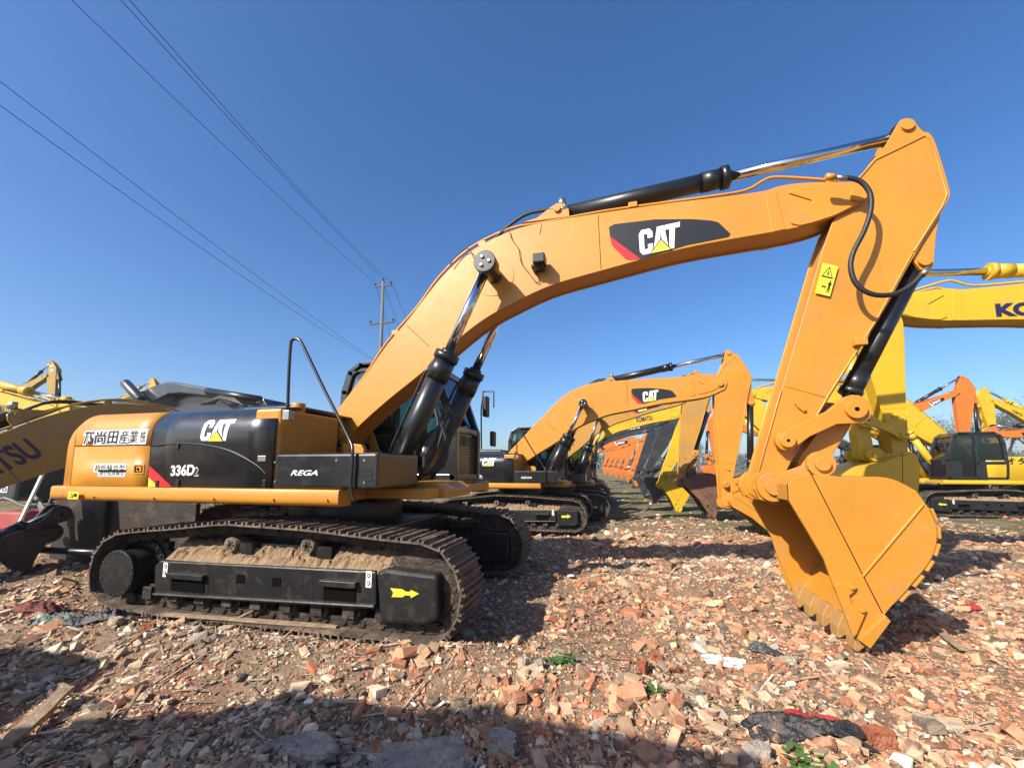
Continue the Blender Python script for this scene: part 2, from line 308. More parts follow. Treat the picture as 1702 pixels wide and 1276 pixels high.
def undercarriage(root, S, st, detail=2, arrow='split', only=None):
    sp = [(x*S, z*S) for x, z in TRK]
    for sd in (-1, 1):
        e = lambda y: sd*y*S
        # shoes and chain
        n = 46 if detail else 40
        track(root, sp, e(.97), e(1.55), sd, S, n)
        f = MB(); P = [(x*S, z*S) for x, z in [(-1.3, 0.235), (-1.337, 0.529), (-1.26, 0.597), (1.372, 0.633), (1.385, 0.309)]]
        f.prism(P, e(1.49), e(1.08)); f.prism([(p[0], p[1]) for p in [(P[0][0], P[0][1]-.005*S), (P[-1][0], P[-1][1]-.01*S), (P[-1][0], P[-1][1]+.03*S), (P[0][0], P[0][1]+.03*S)]], e(1.52), e(1.0))
        fr = f.build('track_frame', BLKF, root, .02*S)
        if detail:
            d = MB()
            for u0, u1 in [(-1.088, 0.424), (-0.604, 0.453)]and [[(-1.093, 0.467), (-0.606, 0.471)], [(0.796, 0.51), (1.191, 0.524)]]:
                d.box(u0[0]*S, u1[0]*S, e(1.485), e(1.545), u0[1]*S-.035*S, u0[1]*S+.02*S)
                d.box(u0[0]*S+.02, u1[0]*S-.02, e(1.485), e(1.5), u0[1]*S-.17*S, u0[1]*S-.035*S, 1)
            for c in [(-0.172, 0.468), (0.269, 0.466)]: d.box((c[0]-.055)*S, (c[0]+.055)*S, e(1.48), e(1.495), (c[1]-.045)*S, (c[1]+.045)*S, 1)
            for c in [(-0.577, 0.425), (-0.336, 0.422), (-0.175, 0.331), (0.69, 0.464)]: d.box((c[0]-.006)*S, (c[0]+.006)*S, e(1.48), e(1.4935), (c[1]-.15)*S, (c[1]+.14)*S)
            d.parts('frame_step', [BLKF, SEAM], fr, .006)
            a0, b0 = [(-1.225, 0.586), (1.528, 0.637)]
            so = bumpy((a0[0]+.02)*S, (b0[0]-.02)*S, e(1.475), e(1.12), lambda t: (.605+.16*min(1, t*1.7))*S, 90, 8, .05*S, 3)
            so.build('soil_on_frame', SOIL, fr)
            h = MB()
            for u0, u1 in [[(-0.306, 0.682), (-0.154, 0.689)], [(0.64, 0.7), (0.811, 0.709)]]:
                h.box(u0[0]*S, u1[0]*S, e(1.40), e(1.16), .7*S, .81*S)
            h.parts('carrier_bracket', BLKF, fr)
        g = MB(); Q = [(x*S, z*S) for x, z in [(1.381, 0.633), (1.477, 0.665), (2.002, 0.637), (2.016, 0.256), (1.895, 0.195), (1.44, 0.177)]]
        g.prism(Q, e(1.51), e(1.06)); go = g.build('idler_guard', BLKF, root, .035*S, 3)
        if detail:
            l = MB(); y = e(1.518)
            if arrow == 'split': A = [(1.541, 0.501), (1.663, 0.499), (1.699, 0.48), (1.747, 0.484), (1.747, 0.499), (1.831, 0.471), (1.749, 0.426), (1.748, 0.447), (1.694, 0.448), (1.665, 0.428), (1.556, 0.423), (1.573, 0.461)]
            else: A = [(x, z) for x, z in [(1.542, 0.485), (1.711, 0.492), (1.71, 0.528), (1.807, 0.472), (1.714, 0.408), (1.713, 0.439), (1.544, 0.427)]]
            l.add([(x*S, y, z*S) for x, z in A], [tuple(range(len(A)))]); l.build('arrow_decal', YELD, go)
            l = MB()
            for c in [(-1.171, 0.505), (1.299, 0.557)]:
                l.box((c[0]-.03)*S, (c[0]+.03)*S, e(1.492), e(1.4935), (c[1]-.075)*S, (c[1]+.075)*S, 0)
                for dz in (.035, -.035):
                    l.cyl((c[0]*S, e(1.494), (c[1]+dz)*S), (c[0]*S, e(1.4965), (c[1]+dz)*S), .02*S, n=12, mi=1); l.cyl((c[0]*S, e(1.496), (c[1]+dz)*S), (c[0]*S, e(1.498), (c[1]+dz)*S), .011*S, n=12, mi=0)
            l.parts('hook_label', [WHIT, BLKD], fr)
        # final drive at the rear
        cx, cz = (-1.80)*S, .44*S; s = MB()
        s.cyl((cx, e(1.53), cz), (cx, e(1.22), cz), .235*S, n=36); s.cyl((cx, e(1.545), cz), (cx, e(1.5), cz), .25*S, n=36); s.cyl((cx, e(1.27), cz), (cx, e(1.17), cz), .33*S, n=36)
        for k in range(24):
            t = k*math.pi/12; s.cyl((cx+.30*S*math.cos(t), e(1.285), cz+.30*S*math.sin(t)), (cx+.30*S*math.cos(t), e(1.25), cz+.30*S*math.sin(t)), .018*S, n=6)
            s.cyl((cx+.225*S*math.cos(t), e(1.553), cz+.225*S*math.sin(t)), (cx+.225*S*math.cos(t), e(1.54), cz+.225*S*math.sin(t)), .012*S, n=6)
        s.build('final_drive', BLKF, root, .006)
        t_ = MB(); po = []
        for k in range(42):
            a = k*2*math.pi/42; r = (.44 if k % 2 else .38)*S; po.append((cx+r*math.cos(a), cz+r*math.sin(a)))
        t_.prism(po, e(1.24), e(1.17)); t_.build('sprocket', CHAI, root)
        ix, iz = 1.80*S, .51*S; s = MB()
        s.cyl((ix, e(1.36), iz), (ix, e(1.16), iz), .405*S, n=40); s.cyl((ix, e(1.38), iz), (ix, e(1.14), iz), .34*S, n=40); s.cyl((ix, e(1.4), iz), (ix, e(1.12), iz), .12*S, n=24)
        s.build('idler', CHAI, root, .012*S)
        for k in range(9):
            xx = (-1.45+k*.36)*S; r_ = MB(); r_.cyl((xx, e(1.42), .22*S), (xx, e(1.1), .22*S), .10*S, n=18); r_.box(xx-.065*S, xx+.065*S, e(1.46), e(1.42), .17*S, .3*S)
            r_.cyl((xx, e(1.34), .22*S), (xx, e(1.3), .22*S), .125*S, n=18); r_.build('track_roller', CHAI, root, .006)
        for c in [(-0.405, 0.789), (0.548, 0.818)]:
            r_ = MB(); r_.cyl((c[0]*S, e(1.43), c[1]*S), (c[0]*S, e(1.15), c[1]*S), .075*S, n=20)
            for k in range(6): r_.obox((c[0]*S, e(1.435), c[1]*S), (math.cos(k)*.05*S, 0, math.sin(k)*.05*S), (0, .004, 0), (-math.sin(k)*.006, 0, math.cos(k)*.006))
            r_.build('carrier_roller', TRCK, root)
    m = MB(); m.box(-1.0*S, 1.0*S, -1.15*S, 1.15*S, .5*S, .92*S); m.box(-.55*S, .55*S, -1.3*S, 1.3*S, .45*S, .8*S); m.cyl((0, 0, .9*S), (0, 0, 1.2*S), .72*S, n=40)
    m.build('car_body', BLKF, root, .03*S)
def hoodsec(x, z0, z1, hw, zt, r, S, n=20):
    # right hand half of a section from z0 up to z1 ('None' = over the shoulder to the middle)
    zs = zt-r; pts = []
    if z0 < zs: pts = [(-hw, z0), (-hw, min(zs, z1 if z1 else zs))]
    if z1 is None or z1 > zs:
        a0 = 0 if z0 <= zs else math.asin(min(1, (z0-zs)/r))
        for k in range(n+1):
            a = a0+(math.pi/2-a0)*k/n; pts.append((-hw+r-r*math.cos(a), zs+r*math.sin(a)))
        pts.append((0, zt))
    return [(x*S, y*S, z*S) for y, z in pts]
def loft(secs, thick, both=True):
    m = MB(); n = len(secs[0])
    for sg in ((1, -1) if both else (1,)):
        vs = [(x, y*sg, z) for s_ in secs for x, y, z in s_]; k = len(vs)
        vin = [(x, y*sg+thick*sg*min(1, abs(y)*3), z-thick) for s_ in secs for x, y, z in s_]
        fs = [(i*n+j, i*n+j+1, (i+1)*n+j+1, (i+1)*n+j) for i in range(len(secs)-1) for j in range(n-1)]
        m.add(vs, fs, 0, True); m.add(vin, [f[::-1] for f in fs], 0, True)
        e = []
        for i in range(len(secs)-1): e += [(i*n, (i+1)*n)]; e += [(i*n+n-1, (i+1)*n+n-1)]
        for j in range(n-1): e += [(j, j+1)]; e += [((len(secs)-1)*n+j, (len(secs)-1)*n+j+1)]
        m.add(vs+vin, [(a, b, b+k, a+k) for a, b in e])
    return m
def cwsec(S, z0, z1, xs, HW=1.5, ZT=2.27, RR=.30, xr=[(-3.015, 1.288)][0][0]):
    out = []
    for x in xs:
        d = min(1, max(0, (x-xr)/.38)); hw = HW-.13*(1-math.sqrt(1-(1-d)**2)); zt = ZT-.30*(1-math.sqrt(1-(1-d)**2))
        out.append(hoodsec(x, z0, z1, hw, zt, RR, S))
    return out
def upper(root, S, st, detail=2, text=None, cabmat=BLKP, cabon=True):
    p = st['p']; xr = [(-3.015, 1.288)][0][0]; cut1, cut2, cut3 = [(-2.743, 1.577)][0][0], [(-1.53, 1.578)][0][0], [(0.135, 1.58)][0][0]
    xs = [xr, xr+.01, xr+.025, xr+.05, xr+.09, xr+.14, xr+.2, xr+.27, cut1-.012]
    b = loft(cwsec(S, 1.385, None, xs), .03)
    m2 = [p3 for p3 in cwsec(S, 1.385, None, [xr])[0]]; full = m2+[(x, -y, z) for x, y, z in m2[::-1]]; b.add(full, [tuple(range(len(full)))])
    b.build('counterweight', p, root, 0)
    # dark core seen through the panel gaps
    c = MB(); sec = [(y, z) for _, y, z in hoodsec(0, 1.37, None, 1.47, 2.24, .30, S)]; sec = sec+[(-y, z) for y, z in sec[::-1]]
    c.extx(sec, (cut1-.06)*S, (cut3-.2)*S); c.build('engine_bay', SEAM if detail else st['side'], root)
    def panel(nm, x0, x1, z0, z1, mt):
        n = 5; return loft([hoodsec(x0+(x1-x0)*k/n, z0, z1, 1.5, 2.27, .30, S) for k in range(n+1)], .02).parts(nm, mt, root)
    dl = panel('rear_door', cut1+.012, cut2-.008, 1.39, 1.848, p); du = panel('hood_shoulder', cut1+.012, cut2-.008, 1.862, None, p)
    fl = panel('side_door', cut2+.006, cut3, 1.39, None, st['side'])
    if detail > 1:
        g = MB(); g.tube([(x*S, -1.503*S, z*S) for x, z in [(-1.542, 1.843), (-1.193, 1.865), (-0.852, 1.854), (-0.52, 1.804), (-0.274, 1.725), (-0.033, 1.611), (0.08, 1.518)]], .008, 6); g.build('panel_crease', BLKD, fl)
    # sill
    pr = [(-1.3, 1.215)]+[(-1.455-.06*math.cos(a), 1.275+.06*math.sin(a)) for a in [R(-90+15*k) for k in range(7)]]+[(-1.512, 1.365), (-1.505, 1.378), (-1.485, 1.383), (-1.3, 1.383)]
    for sg in (-1, 1):
        s = MB(); x1 = [(0.946, 1.245)][0][0]; q = [(sg*-y*S, z*S) for y, z in pr]
        s.extx([((-y if sg == 1 else y)*S, z*S) for y, z in pr], (xr-.02+.24)*S, (x1 if sg == -1 else 1.55)*S, 0, True)
        s.extx([(-sg*y*S if sg == 1 else -y*S, z*S) for y, z in pr][:0] or [((-y if sg == 1 else y)*S, z*S) for y, z in pr], (xr-.02)*S, (xr+.228)*S, 0, True)
        s.build('side_sill', p, root, .006)
    d = MB(); d.box((xr+.3)*S, .78*S, -1.36*S, 1.36*S, 1.24*S, 1.372*S); d.box(.78*S, 1.55*S, -.78*S, 1.3*S, 1.245*S, 1.366*S); d.box(-.5*S, 1.34*S, .5*S, 1.45*S, 1.36*S, 1.46*S); d.build('deck', p, root, .015)
        # fuel tank and tool box on the right
    t = MB(); tx = [(0.034, 2.257)][0][0]; tx = cut3+.03; t.box((cut3-.3)*S, tx*S, -1.46*S, -.5*S, 1.375*S, 2.225*S); tk = t.build('fuel_tank', p, root, .03*S)
    t = MB(); t.cyl(*[(a*S, b_*S, c_*S) for a, b_, c_ in ((tx-.1, -1.1, 2.2), (tx-.1, -1.1, 2.33))], .075*S); t.build('filler_cap', p, tk, .006)
    t = MB(); t.box(-1.3*S, -.45*S, -.6*S, .3*S, 1.5*S, 2.42*S); t.parts('engine_cover', BLKP, root, .06*S, 3)
    t = MB(); bx = [(0.116, 1.704), (1.347, 1.714)]; t.box((cut3+.02)*S, bx[1][0]*S, -1.49*S, -.62*S, 1.388*S, 1.745*S); tb = t.build('tool_box', BLKP, root, .03*S, 3)
    if detail > 1:
        t = MB()
        for c in [(1.248, 1.581), (1.25, 1.535), (1.252, 1.483)]: t.box((c[0]-.04)*S, (c[0]+.04)*S, -1.492*S, -1.497*S, (c[1]-.012)*S, (c[1]+.012)*S)
        t.parts('vent_slot', BLKD, tb)
    # shaded deck front of the tool box, boom foot brackets
    for sg in (-1, 1):
        t = MB(); t.prism([(x*S, z*S) for x, z in [(-0.191, 2.216), (-0.088, 2.214), (0.007, 2.155), (0.078, 2.033), (0.095, 1.874), (0.005, 1.851), (-0.181, 1.877), (-0.339, 1.415), (0.73, 1.424), (0.371, 1.73), (0.23, 1.872), (0.179, 2.007), (0.04, 2.234), (-0.084, 2.294)]], sg*.36*S, sg*.31*S)
        t.cyl((F0[0]*S, sg*.30*S, F0[1]*S), (F0[0]*S, sg*.40*S, F0[1]*S), .1*S); t.build('boom_bracket', p, root, .008)
        t = MB(); c = [(0.566, 1.815)][0]
        t.prism([((c[0]-.07)*S, 1.6*S), ((c[0]+.07)*S, 1.6*S), ((c[0]+.09)*S, (c[1])*S), ((c[0]+.05)*S, (c[1]+.06)*S), ((c[0]-.07)*S, (c[1]+.07)*S)], sg*.68*S, sg*.60*S)
        t.prism([((c[0]-.2)*S, 1.6*S), ((c[0]-.13)*S, 1.6*S), ((c[0]-.13)*S, (c[1]+.07)*S), ((c[0]-.2)*S, (c[1]+.07)*S)], sg*.68*S, sg*.60*S)
        t.parts('step_bracket', p, root, .006)
    t = MB(); t.prism([(1.0*S, 1.238*S), (1.62*S, 1.238*S), (1.62*S, 1.33*S), (1.5*S, 1.42*S), (1.0*S, 1.42*S)], -.45*S, .42*S); t.build('front_deck', p, root, .01)
    if detail:
        t = MB(); t.tube([(x*S, y*S-.0, z*S) for x, y, z in [(1.144, -1.53, 1.271), (1.092, -1.53, 1.396), (1.094, -1.53, 1.744), (1.019, -1.49, 1.889), (0.682, -1.45, 2.39), (0.395, -1.45, 2.871), (0.321, -1.45, 2.962), (0.252, -1.45, 2.967), (0.225, -1.45, 2.902), (0.226, -1.45, 2.567), (0.241, -1.45, 2.146)]], .017*S, 8); t.build('handrail', BLKC, root)
        t = MB(); c = (0.241, -1.45, 2.146); t.box((c[0]-.04)*S, (c[0]+.04)*S, (c[1]-.03)*S, (c[1]+.06)*S, (c[2]-.05)*S, (c[2]+.05)*S); t.build('rail_clamp', STEL, root, .004)
    if not cabon: return dict(fl=fl, du=du, dl=dl, tb=tb)
    # cab on the left
    x0, x1 = -.50, 1.34; y0, y1 = .45, 1.5
    cp = [(x0+.05, 1.45), (x0, 1.9), (x0+.03, 2.75), (x0+.12, 3.05), (x0+.3, 3.16), (.85, 3.16), (1.02, 3.05), (x1, 2.15), (x1, 1.45)]
    c = MB()
    def bar(a, b_, y, w_=.06, d_=.05):
        a = Vector((a[0], 0, a[1])); b2 = Vector((b_[0], 0, b_[1])); u = (b2-a); L = u.length/2; u.normalize(); n_ = Vector((-u.z, 0, u.x)); cc = (a+b2)/2+Vector((0, y, 0))
        c.obox(cc*S, u*(L+w_*.5)*S, Vector((0, d_*S, 0)), n_*w_*S)
    for y in (y0+.05, y1-.05):
        for i in range(len(cp)): bar(cp[i], cp[(i+1) % len(cp)], y)
        bar((.42, 1.45), (.38, 3.13), y, .045); bar((-.42, 2.02), (.40, 2.02), y, .07)
        c.prism([(x*S, z*S) for x, z in [(x0+.05, 1.45), (.42, 1.45), (.42, 2.02), (x0+.02, 2.02)]], (y-.03)*S, (y+.03)*S)
    for (a, b_) in ((cp[1], cp[2]), (cp[3], cp[4]), (cp[5], cp[6]), (cp[7], cp[8])):
        for q in (a, b_): c.box((q[0]-.045)*S, (q[0]+.045)*S, y0*S, y1*S, (q[1]-.045)*S, (q[1]+.045)*S)
    c.prism([(x*S, z*S) for x, z in [(x0+.1, 3.06), (x0+.3, 3.19), (.88, 3.19), (1.02, 3.08)]], (y0-.0)*S, (y1)*S)
    c.box(.9*S, (x1-.02)*S, (y0+.01)*S, (y1-.01)*S, 1.44*S, 2.1*S)
    cab = c.build('cab', cabmat, root, .015*S)
    gl = MB()
    for y in (y0+.05, y1-.05): gl.prism([(x*S, z*S) for x, z in inset(cp, .05)], (y-.006)*S, (y+.006)*S)
    gl.obox(((1.02+x1)/2*S, (y0+y1)/2*S, (3.05+2.15)/2*S), ((x1-1.02)/2*S, 0, -.45*S), (0, (y1-y0)/2*S-.02, 0), (.005, 0, .003))
    gl.box((x0)*S, (x0+.012)*S, (y0+.05)*S, (y1-.05)*S, 2.05*S, 2.75*S)
    gl.build('cab_glass', GLAS, cab)
    s_ = MB(); s_.box(.05*S, .5*S, .75*S, 1.2*S, 1.75*S, 1.9*S); s_.box(-.02*S, .1*S, .75*S, 1.2*S, 1.85*S, 2.6*S); s_.box(.1*S, .4*S, .62*S, .7*S, 1.6*S, 2.1*S); s_.build('seat', RUBB, cab, .04*S)
    if detail:
        s_ = MB()
        for k in range(14): s_.box((x1-.02)*S, (x1+.012)*S, (y0+.08)*S, (y1-.08)*S, (1.52+k*.04)*S, (1.535+k*.04)*S)
        s_.parts('grille_bar', BLKD, cab)
        m_ = MB(); mx = 1.42
        m_.tube([(mx*S, 1.5*S, 1.9*S), ((mx-.03)*S, 1.56*S, 2.55*S), (mx*S, 1.58*S, 2.9*S)], .014*S, 6, smooth=0); m_.tube([(mx*S, 1.58*S, 2.88*S), ((mx+.18)*S, 1.6*S, 2.88*S), ((mx+.18)*S, 1.6*S, 2.6*S)], .012*S, 6, smooth=0)
        m_.box((mx+.0)*S, (mx+.08)*S, 1.52*S, 1.7*S, 2.45*S, 2.8*S); m_.box((mx+.14)*S, (mx+.2)*S, 1.5*S, 1.7*S, 1.95*S, 2.2*S); m_.parts('mirror', RUBB, cab, .02*S)
    return dict(fl=fl, du=du, dl=dl, tb=tb)
def front(root, S, st, J, detail=2, boomtext=None, py=0.):
    # J: joints in local x-z: F foot, T boom tip, B bucket pin, K teeth
    p = st['p']; W = .2*S; F, T, B, K = J['F'], J['T'], J['B'], J['K']
    kc = complex(T0[0]-F0[0], T0[1]-F0[1]); th = J.get('thick', 0)
    def warp(q):
        if not th: return q
        out = []
        for p_ in q: z = (complex(*p_)-complex(*F0))/kc; z = complex(z.real, z.imag-th*.3*math.sin(math.pi*min(1, max(0, z.real)))); z = z*kc+complex(*F0); out.append((z.real, z.imag))
        return out
    bm_ = lambda q: sim(warp(q), F0, T0, F, T); sk = lambda q: sim(q, T0, B0, T, B); bk = lambda q: sim(q, B0, K0, B, K)
    kb = dist(F, T)/dist(F0, T0); ks = dist(T, B)/dist(T0, B0); kk = dist(B, K)/dist(B0, K0)
    O = bm_(BOOM); O = inset(O, -th*1.1) if th else O; m = MB(); m.prism(inset(O, .025*kb), -W+.02, W-.02)
    for sg in (-1, 1): m.prism(O, sg*W, sg*(W-.022))
    boom = m.build('boom', p, root, .006)
    d = MB()
    for sg in (-1, 1):
        d.prism(bm_(TIPP), sg*(W+.0), sg*(W+.014)); d.prism(circ(bm_([C1P])[0], .26*kb, 40), sg*W, sg*(W+.006))
        for a, b_ in ([(3.452, 4.665), (3.471, 3.969)], [(0.92, 3.48), (1.258, 3.168)]):
            a, b_ = bm_([a, b_]); a = Vector((a[0], sg*(W+.001), a[1])); b_ = Vector((b_[0], sg*(W+.001), b_[1])); d.tube([a, b_], .004, 5, 1)
        d.prism(bm_([(5.28, 4.636), (5.388, 4.653), (5.453, 4.191), (5.323, 4.175)]), sg*W, sg*(W+.012))
        t_ = bm_([T0])[0]; d.cyl((t_[0], sg*W, t_[1]), (t_[0], sg*(W+.05), t_[1]), .085*kb, n=32)
    # lug of the stick cylinder on the boom's back
    lu = bm_([(2.483, 4.736), (2.684, 4.773), (2.868, 4.895), (2.946, 4.933), (3.039, 4.91), (3.092, 4.827), (3.098, 4.728)])
    for sg in (-1, 1): d.prism(lu, sg*.10*kb, sg*.16*kb)
    d0 = bm_([D0P])[0]; d.cyl((d0[0], -.19*kb, d0[1]), (d0[0], .19*kb, d0[1]), .045*kb)
    d.parts('boom_plate', [p, SEAM], boom, .004)
    # pipes along the back of the boom
    pp = bm_([(-0.134, 2.358), (0.254, 2.823), (0.599, 3.301), (1.031, 3.749), (1.351, 4.15), (1.787, 4.497), (2.326, 4.688), (2.75, 4.706), (3.496, 4.743), (4.193, 4.74), (4.719, 4.736), (5.097, 4.746), (5.285, 4.829), (5.408, 4.858), (5.698, 4.792), (5.935, 4.728)])
    for y in ((-.14, .14) if detail else (-.14,)):
        t = MB(); t.tube([(x, y*S, z) for x, z in pp], .018*kb, 6); t.build('steel_pipe', p, boom)
    if detail:
        t = MB()
        for q in bm_([(1.953, 4.517), (3.865, 4.755), (5.95, 4.711), (0.731, 3.408)]): t.box(q[0]-.05*kb, q[0]+.05*kb, -.18*S, .18*S, q[1]-.03*kb, q[1]+.035*kb)
        t.parts('pipe_clamp', p, boom, .004)
        hp = bm_([(1.97, 4.496), (2.131, 4.588), (2.331, 4.747), (2.606, 4.868), (3.025, 4.85)]); t = MB()
        for y in (-.14, .1): t.tube([(x, y*S, z) for x, z in hp], .022*kb, 8)
        t.parts('hose', RUBB, boom)
        t = MB()
        for y in (-.14, .1):
            a, b_ = hp[-1], (d0[0]+.05*kb, d0[1]+.14*kb); t.cyl((a[0]-.08*kb, y*S, a[1]), (a[0]+.05*kb, y*S, a[1]+.01), .03*kb, n=8); t.cyl((b_[0], y*S*.4, b_[1]-.05), (b_[0], y*S*.4, b_[1]+.05*kb), .05*kb, n=8)
            t.cyl((hp[0][0]-.05*kb, y*S, hp[0][1]-.03*kb), (hp[0][0]+.04*kb, y*S, hp[0][1]+.03*kb), .03*kb, n=8)
        t.parts('hose_fitting', STEL, boom)
    # cylinders
    C0 = (C0P[0]*S, C0P[1]*S); C1 = bm_([C1P])[0]
    for sg in (-1, 1):
        y = sg*.50*S; o = hydro(root, 'boom_cylinder', (C0[0], y, C0[1]), (C1[0], y, C1[1]), .125*S, .062*S, .60, st)
        t = MB(); t.cyl((C1[0], sg*W, C1[1]), (C1[0], sg*.62*S, C1[1]), .10*S, n=24); t.cyl((C1[0], sg*.44*S, C1[1]), (C1[0], sg*.63*S, C1[1]), .135*S, n=28)
        for a in (0, 2.1, 4.2): t.cyl((C1[0]+.06*S*math.cos(a+2), sg*.63*S, C1[1]+.06*S*math.sin(a+2)), (C1[0]+.06*S*math.cos(a+2), sg*.65*S, C1[1]+.06*S*math.sin(a+2)), .022*S, n=10, mi=1)
        t.build('pin_cap', [BLKC, STEL], o, .008)
        if detail:
            u = Vector((C1[0]-C0[0], 0, C1[1]-C0[1])); L = u.length; u.normalize(); n_ = Vector((-u.z, 0, u.x)); a0 = Vector((C0[0], y, C0[1]))
            t = MB(); t.tube([a0+u*.25*S+n_*.13*S, a0+u*.5*S+n_*.18*S, a0+u*L*.5+n_*.18*S, a0+u*L*.57+n_*.13*S], .018*S, 6, smooth=0); t.build('oil_pipe', BLKC, o)
    c0 = bm_([D0P])[0]; c1 = sk([STICKC])[0]; hydro(root, 'stick_cylinder', (c0[0], 0, c0[1]), (c1[0], 0, c1[1]), .105*S, .058*S, .535, st, 1.4)
    # stick
    sp_ = st.get('stick', p); O = sk(STICK); V_ = .165*S; m = MB(); m.prism(inset(O, .03*ks), -V_+.02, V_-.02)
    for sg in (-1, 1): m.prism(O, sg*V_, sg*(V_-.022)); m.prism(sk(SLUG), sg*.13*S, sg*.09*S)
    stick = m.build('stick', sp_, root, .006)
    d = MB()
    for q, r_, pr_ in ((sk([STICKC])[0], .06, .03), (IDLP and sk([IDLP])[0], .075, .16), (sk([E0P])[0], .055, .0)):
        for sg in (-1, 1): d.cyl((q[0], sg*(V_-.03), q[1]), (q[0], sg*(V_+pr_*S), q[1]), r_*ks)
    b_ = B
    for sg in (-1, 1): d.prism(circ(b_, .16*ks, 28), sg*V_, sg*(V_+.012))
    rb = sk([(5.345, 2.466), (5.748, 2.314)]); 
    for sg in (-1, 1): d.tube([(rb[0][0], sg*(V_+.001), rb[0][1]), (rb[1][0], sg*(V_+.001), rb[1][1])], .007*ks, 5)
    q = sk([(5.422, 2.273), (5.447, 2.228), (5.498, 2.177), (5.527, 2.201), (5.506, 2.22), (5.457, 2.297)])
    for sg in (-1, 1): d.prism(q, sg*V_, sg*(V_+.03))
    # raised ribs along the rim of the stick
    rim = sk([(6.538, 5.045), (6.362, 4.872), (6.197, 4.66)]); rim2 = sk([(5.31, 2.414), (5.04, 1.548)]); rim3 = sk([(6.6, 3.789), (6.243, 3.134), (5.747, 2.35), (5.338, 1.654)]); rim4 = sk([(6.819, 5.056), (6.666, 4.992), (6.367, 4.871), (6.187, 4.669)])
    rim5 = sk([(6.819, 5.063), (6.867, 5.013), (6.912, 4.68), (6.949, 4.376), (6.897, 4.253), (6.611, 3.8)])
    for rr_ in (rim2, rim3, rim4, rim5):
        for sg in (-1, 1): d.tube([(x, sg*(V_+.002), z) for x, z in rr_], .011*ks, 6, smooth=0)
    d.parts('stick_plate', sp_, stick, .003)
    P2 = bk([BK2])[0]; I = sk([IDLP])[0]
    JJ = circle_hit(I, dist(IDLP, JP)*ks, P2, dist(BK2, JP)*kk, sk([JP])[0])
    e0 = sk([E0P])[0]; hydro(root, 'bucket_cylinder', (e0[0], 0, e0[1]), (JJ.x, 0, JJ.y), .088*S, .05*S, .86, st, 1.35)
    # linkage
    def link(a, b2, wa, wm, wb, bulge=0):
        a, b2 = Vector(a), Vector(b2); u = (b2-a); L = u.length; u.normalize(); n_ = Vector((-u.y, u.x)); pts = []
        for k in range(9): t = math.pi/2+math.pi*k/8; pts.append(a+u*math.cos(t)*wa+n_*math.sin(t)*wa)
        for t in (.3, .5, .7): pts.append(a+u*L*t-n_*(wm-bulge))
        for k in range(9): t = -math.pi/2+math.pi*k/8; pts.append(b2+u*math.cos(t)*wb+n_*math.sin(t)*wb)
        for t in (.7, .5, .3): pts.append(a+u*L*t+n_*(wm+bulge))
        return [tuple(q) for q in pts]
    for sg in (-1, 1):
        l = MB(); l.prism(link(I, JJ, .1*ks, .075*ks, .15*ks, .02*ks), sg*(V_+.05*S), sg*(V_+.13*S))
        for q, r_ in ((I, .085), (JJ, .115)): l.cyl((q[0], sg*(V_+.12*S), q[1]), (q[0], sg*(V_+.175*S), q[1]), r_*.8*ks, n=32); l.cyl((q[0], sg*(V_+.17*S), q[1]), (q[0], sg*(V_+.178*S), q[1]), r_*.2*ks, n=12, mi=1)
        l.build('idler_link', [sp_, SEAM], root, .006)
    l = MB(); l.prism(link(JJ, P2, .1*kk, .115*kk, .12*kk), -.13*S, .13*S); l.build('power_link', sp_, root, .01)
    # bucket
    bp_ = st.get('bucket', p); Y = .70*kk; m = MB(); sd = bk(BSIDE)
    for sg in (-1, 1): m.prism(sd, sg*Y, sg*(Y-.035*kk))
    sh = bk(BSHELL)
    n = len(sh); Z = inset(bk(BSIDE), .03*kk)[0:NSH]
    m.add([(x, -Y+.01, z) for x, z in sh]+[(x, Y-.01, z) for x, z in sh]+[(x, -Y+.01, z) for x, z in Z]+[(x, Y-.01, z) for x, z in Z],
          [(i, i+1, n+i+1, n+i) for i in range(n-1)]+[(2*n+i, 3*n+i, 3*n+i+1, 2*n+i+1) for i in range(n-1)]+[(0, n, 3*n, 2*n), (n-1, 3*n-1, 4*n-1, 2*n-1)])
    ea = bk(EARS)
    for sg in (-1, 1): m.prism(ea, sg*.25*S, sg*.31*S)
    bucket = m.build('bucket', bp_, root, .006)
    d = MB()
    for sg in (-1, 1):
        for q, r_ in ((B, .145), (P2, .125)):
            d.cyl((q[0], sg*.30*S, q[1]), (q[0], sg*.37*S, q[1]), r_*kk, n=32); d.cyl((q[0], sg*.36*S, q[1]), (q[0], sg*.405*S, q[1]), r_*.55*kk, n=28)
        d.prism(bk(CUTR), sg*Y, sg*(Y+.03*kk)); d.prism(bk(CORN), sg*(Y+.04*kk), sg*(Y-.10*kk))
        a, b2 = bk([(5.307, 1.582), (5.777, 0.355)]); d.tube([(a[0], sg*(Y+.0), a[1]), (b2[0], sg*(Y+.0), b2[1])], .005*kk, 5, 1)
        a, b2 = bk([(5.656, 0.656), (6.153, 1.285)]); d.tube([(a[0], sg*(Y+.003), a[1]), (b2[0], sg*(Y+.003), b2[1])], .012*kk, 6, 0)
        for q in bk([(5.55, 0.561), (5.611, 0.375)]): d.cyl((q[0], sg*(Y+.02*kk), q[1]), (q[0], sg*(Y+.05*kk), q[1]), .018*kk, n=8)
    d.parts('bucket_plate', [bp_, SEAM], bucket, .004)
    # heel wear strips across the shell
    d = MB(); hs = bk([(6.192, 1.259), (6.234, 1.113), (6.23, 0.973), (6.178, 0.831), (6.099, 0.707), (5.993, 0.572), (5.887, 0.446)])
